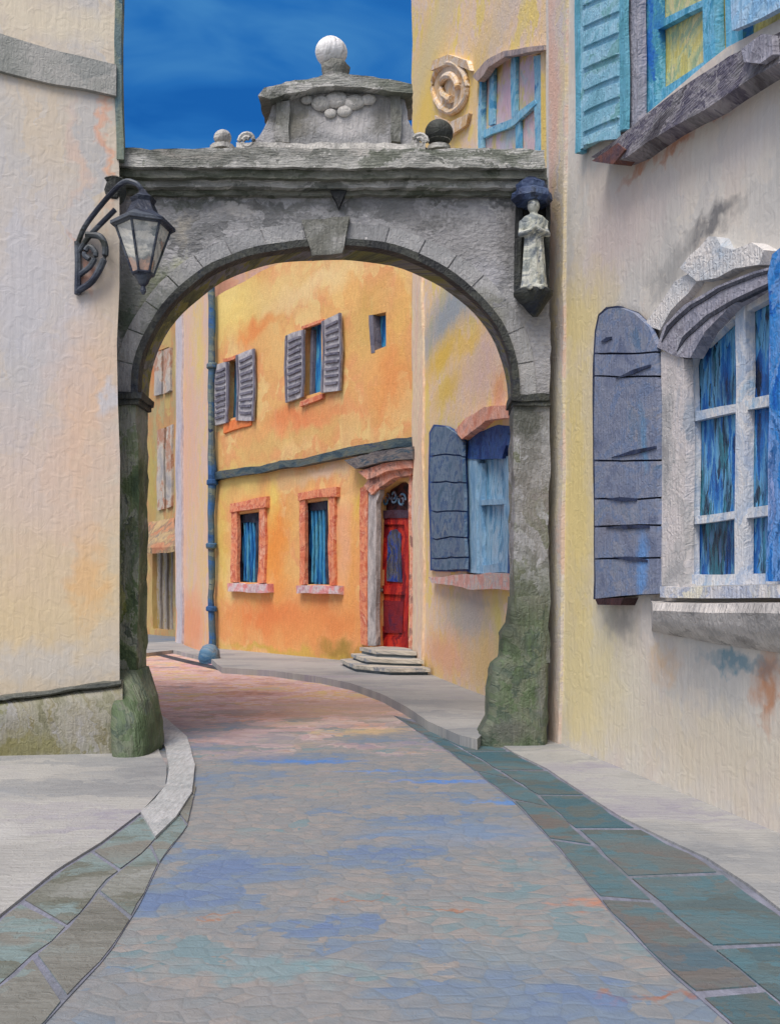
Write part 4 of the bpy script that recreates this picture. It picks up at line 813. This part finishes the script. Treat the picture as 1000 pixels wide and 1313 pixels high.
# stone steps
stp = paint('step_stone', [(150, 146, 136), (176, 170, 158), (198, 190, 174), (130, 132, 136), (160, 166, 170)], scale=5, bump=.7, rough=.7)
for h_, pp in ((.50, ((462, 830), (482, 834), (532, 835))), (.37, ((450, 838), (470, 844), (537, 846))), (.25, ((436, 845), (456, 853), (500, 857), (542, 857)))):
    fr = [G(x, y, h_) for x, y in pp]; wy = fr[-1].y
    def onM(Y): t = (Y-WM.a.y)/(WM.b.y-WM.a.y); return WM.a.lerp(WM.b, t)
    q = onM(wy); back = [q-Vector((.06, 0, 0)), WO.b-Vector((.07, -.0, 0)), WO.b-WO.d*((WO.b-fr[0]).dot(WO.d)-.05)]
    pts = fr+back
    bm = B(); prism(bm, [Vector((p.x, p.y, h_)) for p in pts], Vector((0, 0, -.07))); build('doorstep', bm, stp, oh, step=.3)
    cc = sum((Vector((p.x, p.y, 0)) for p in pts), Vector())/len(pts)
    pts = [Vector((p.x, p.y, 0)).lerp(cc, .06) for p in pts]
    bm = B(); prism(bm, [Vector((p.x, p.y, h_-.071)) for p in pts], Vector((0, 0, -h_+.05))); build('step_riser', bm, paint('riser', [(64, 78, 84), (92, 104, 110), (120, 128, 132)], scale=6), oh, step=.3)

# ------------------------------------------------------------------ PEACH HOUSE with downpipe
def ps_(*a): return WP.spot(*a)
pw = paint('peach_plaster', [(222, 176, 146), (226, 186, 150), (216, 186, 170), (224, 190, 130), (206, 186, 180)], d=WP.d.xy, scale=1.2, stretch=(2.4, .3), distort=.4, bristle=(20, 3), bump=.5, var=.05,
           spots=[ps_(244, 800, 20, 38, (226, 150, 106), .85), ps_(240, 560, 12, 120, (226, 178, 150), .7), ps_(256, 450, 5, 60, (222, 196, 116), .7), ps_(232, 440, 4, 80, (196, 188, 190), .7), ps_(258, 700, 6, 80, (222, 190, 140), .7)])
ph = thing('house', 'narrow peach pink house between the orange house and the far ochre house', 'house', (-6.1, 29, 0))
bm = B(); house_shell(bm, WP, 12, 5, [], slant=(-.5, 0)); build('wall', bm, pw, ph, step=1)
roof_on(WP, 5, 12, 1, rt, ph, over=.0, slant=(-.5, 0))
bm = B(); slab(bm, WP, rect(226, 380, 233, 836), -.02, .07); build('corner_strip', bm, paint('lilac_strip', [(188, 180, 186), (204, 194, 194), (176, 170, 180)], d=WP.d.xy, scale=3, stretch=(2, .3), bump=.6), ph)
dp = paint('downpipe', [(40, 76, 120), (52, 96, 146), (72, 100, 116), (84, 100, 110), (120, 130, 116), (36, 52, 80)], scale=2.5, stretch=(1, 1.2), bump=.5)
bm = B(); pts = [WO.at(272, y, .18) for y in (300, 420, 520, 560, 600, 660, 700, 760, 800, 838)]
tube(bm, pts, .1, 10, taper=[.1, .11, .09, .1, .13, .1, .1, .09, .1, .11]); pipe = build('downpipe', bm, dp, oh, step=.4)
for y in (470, 618, 700, 780):
    bm = B(); c = WO.at(272, y, .18); lathe(bm, c, [(-.08, .13), (-.05, .16), (.05, .16), (.08, .13)], seg=12); build('pipe_collar', bm, dp, pipe, step=None)
bm = B(); c = G(267, 851); lathe(bm, Vector((c.x, c.y+.1, 0)), [(0, .22), (.12, .27), (.3, .24), (.42, .15), (.46, .05)], seg=14); 
gs = build('guard_stone', bm, paint('guard_stone', [(58, 104, 140), (88, 124, 150), (120, 132, 140), (44, 60, 80)], scale=6, bump=.5), None, step=None)
tag(gs, 'small rounded blue grey guard stone at the foot of the drainpipe', 'guard stone')

# ------------------------------------------------------------------ OCHRE HOUSE at the end
def es(*a): return WE.spot(*a)
ew = paint('ochre_plaster', [(170, 146, 92), (190, 164, 104), (186, 140, 94), (168, 152, 108), (198, 178, 128)], d=WE.d.xy, scale=.9, stretch=(1.6, .6), bristle=(10, 3), bump=.5, var=.08,
           spots=[es(200, 470, 8, 30, (200, 116, 72), .8), es(196, 620, 6, 60, (176, 160, 84), .7), es(200, 760, 14, 40, (186, 160, 104), .7)])
eh = thing('house', 'farthest ochre house glimpsed beside the left pier with a small porch roof', 'house', (-12, 42, 0))
e1 = [(200, 508), (200, 452), (217, 444), (217, 500)]; e2 = [(204, 655), (204, 552), (218, 545), (218, 650)]; e3 = [(196, 806), (196, 706), (222, 706), (222, 808)]
bm = B(); house_shell(bm, WE, 15, 6, [e1, e2, e3]); build('wall', bm, ew, eh, step=1.5)
roof_on(WE, 6, 15, 1.5, rt, eh, over=.0)
wp = paint('white_shutters', [(150, 146, 146), (176, 168, 160), (192, 180, 164), (172, 122, 96), (184, 172, 158)], d=WE.d.xy, scale=2.4, stretch=(1, .7), bump=.6)
for hp in (e1, e2):
    xs, ys_ = [p[0] for p in hp], [p[1] for p in hp]
    bm = B(); slab(bm, WE, rect(min(xs)-2, min(ys_)-4, max(xs)+2, max(ys_)+4), -.27, -.2); wv = build('window', bm, bp_, eh)
    bm = B(); m_ = (xs[0]+xs[2])/2
    slab(bm, WE, [(xs[0]-2, ys_[0]), (xs[0]-2, ys_[1]), (m_-1, ys_[1]-3), (m_-1, ys_[0]-3)], -.02, .1); slab(bm, WE, [(m_+1.5, ys_[0]-3), (m_+1.5, ys_[1]-4), (xs[2]+2, ys_[2]), (xs[2]+2, ys_[3])], -.02, .1)
    build('shutter', bm, wp, eh)
bm = B(); slab(bm, WE, rect(192, 700, 226, 815), -.27, -.2); dr2 = build('door', bm, paint('taupe_door', [(146, 128, 100), (170, 160, 150), (150, 130, 76), (176, 170, 168)], d=WE.d.xy, scale=1.6, stretch=(2, .3), bump=.4), eh)
bm = B(); 
for x in (196, 204.5, 213, 220): slab(bm, WE, rect(x, 706, x+1.6, 806), -.21, -.1)
build('door_frame', bm, paint('mauve_frame', [(150, 140, 130), (134, 126, 118)], d=WE.d.xy, scale=3), dr2)
bm = B(); a, b = WE.at(184, 692, 0), WE.at(226, 684, 0); a2, b2 = WE.at(180, 704, 1.3), WE.at(226, 700, 1.3)
a1, b1 = WE.at(184, 672, .0), WE.at(224, 664, .0)
prism(bm, [a1, b1, b2, a2], Vector((0, 0, -.22))); build('porch_roof', bm, paint('porch_tiles', [(164, 104, 76), (182, 132, 96), (126, 104, 86), (186, 158, 112), (112, 104, 100)], d=WE.d.xy, scale=2.4, stretch=(.8, 2), bump=.8), eh)
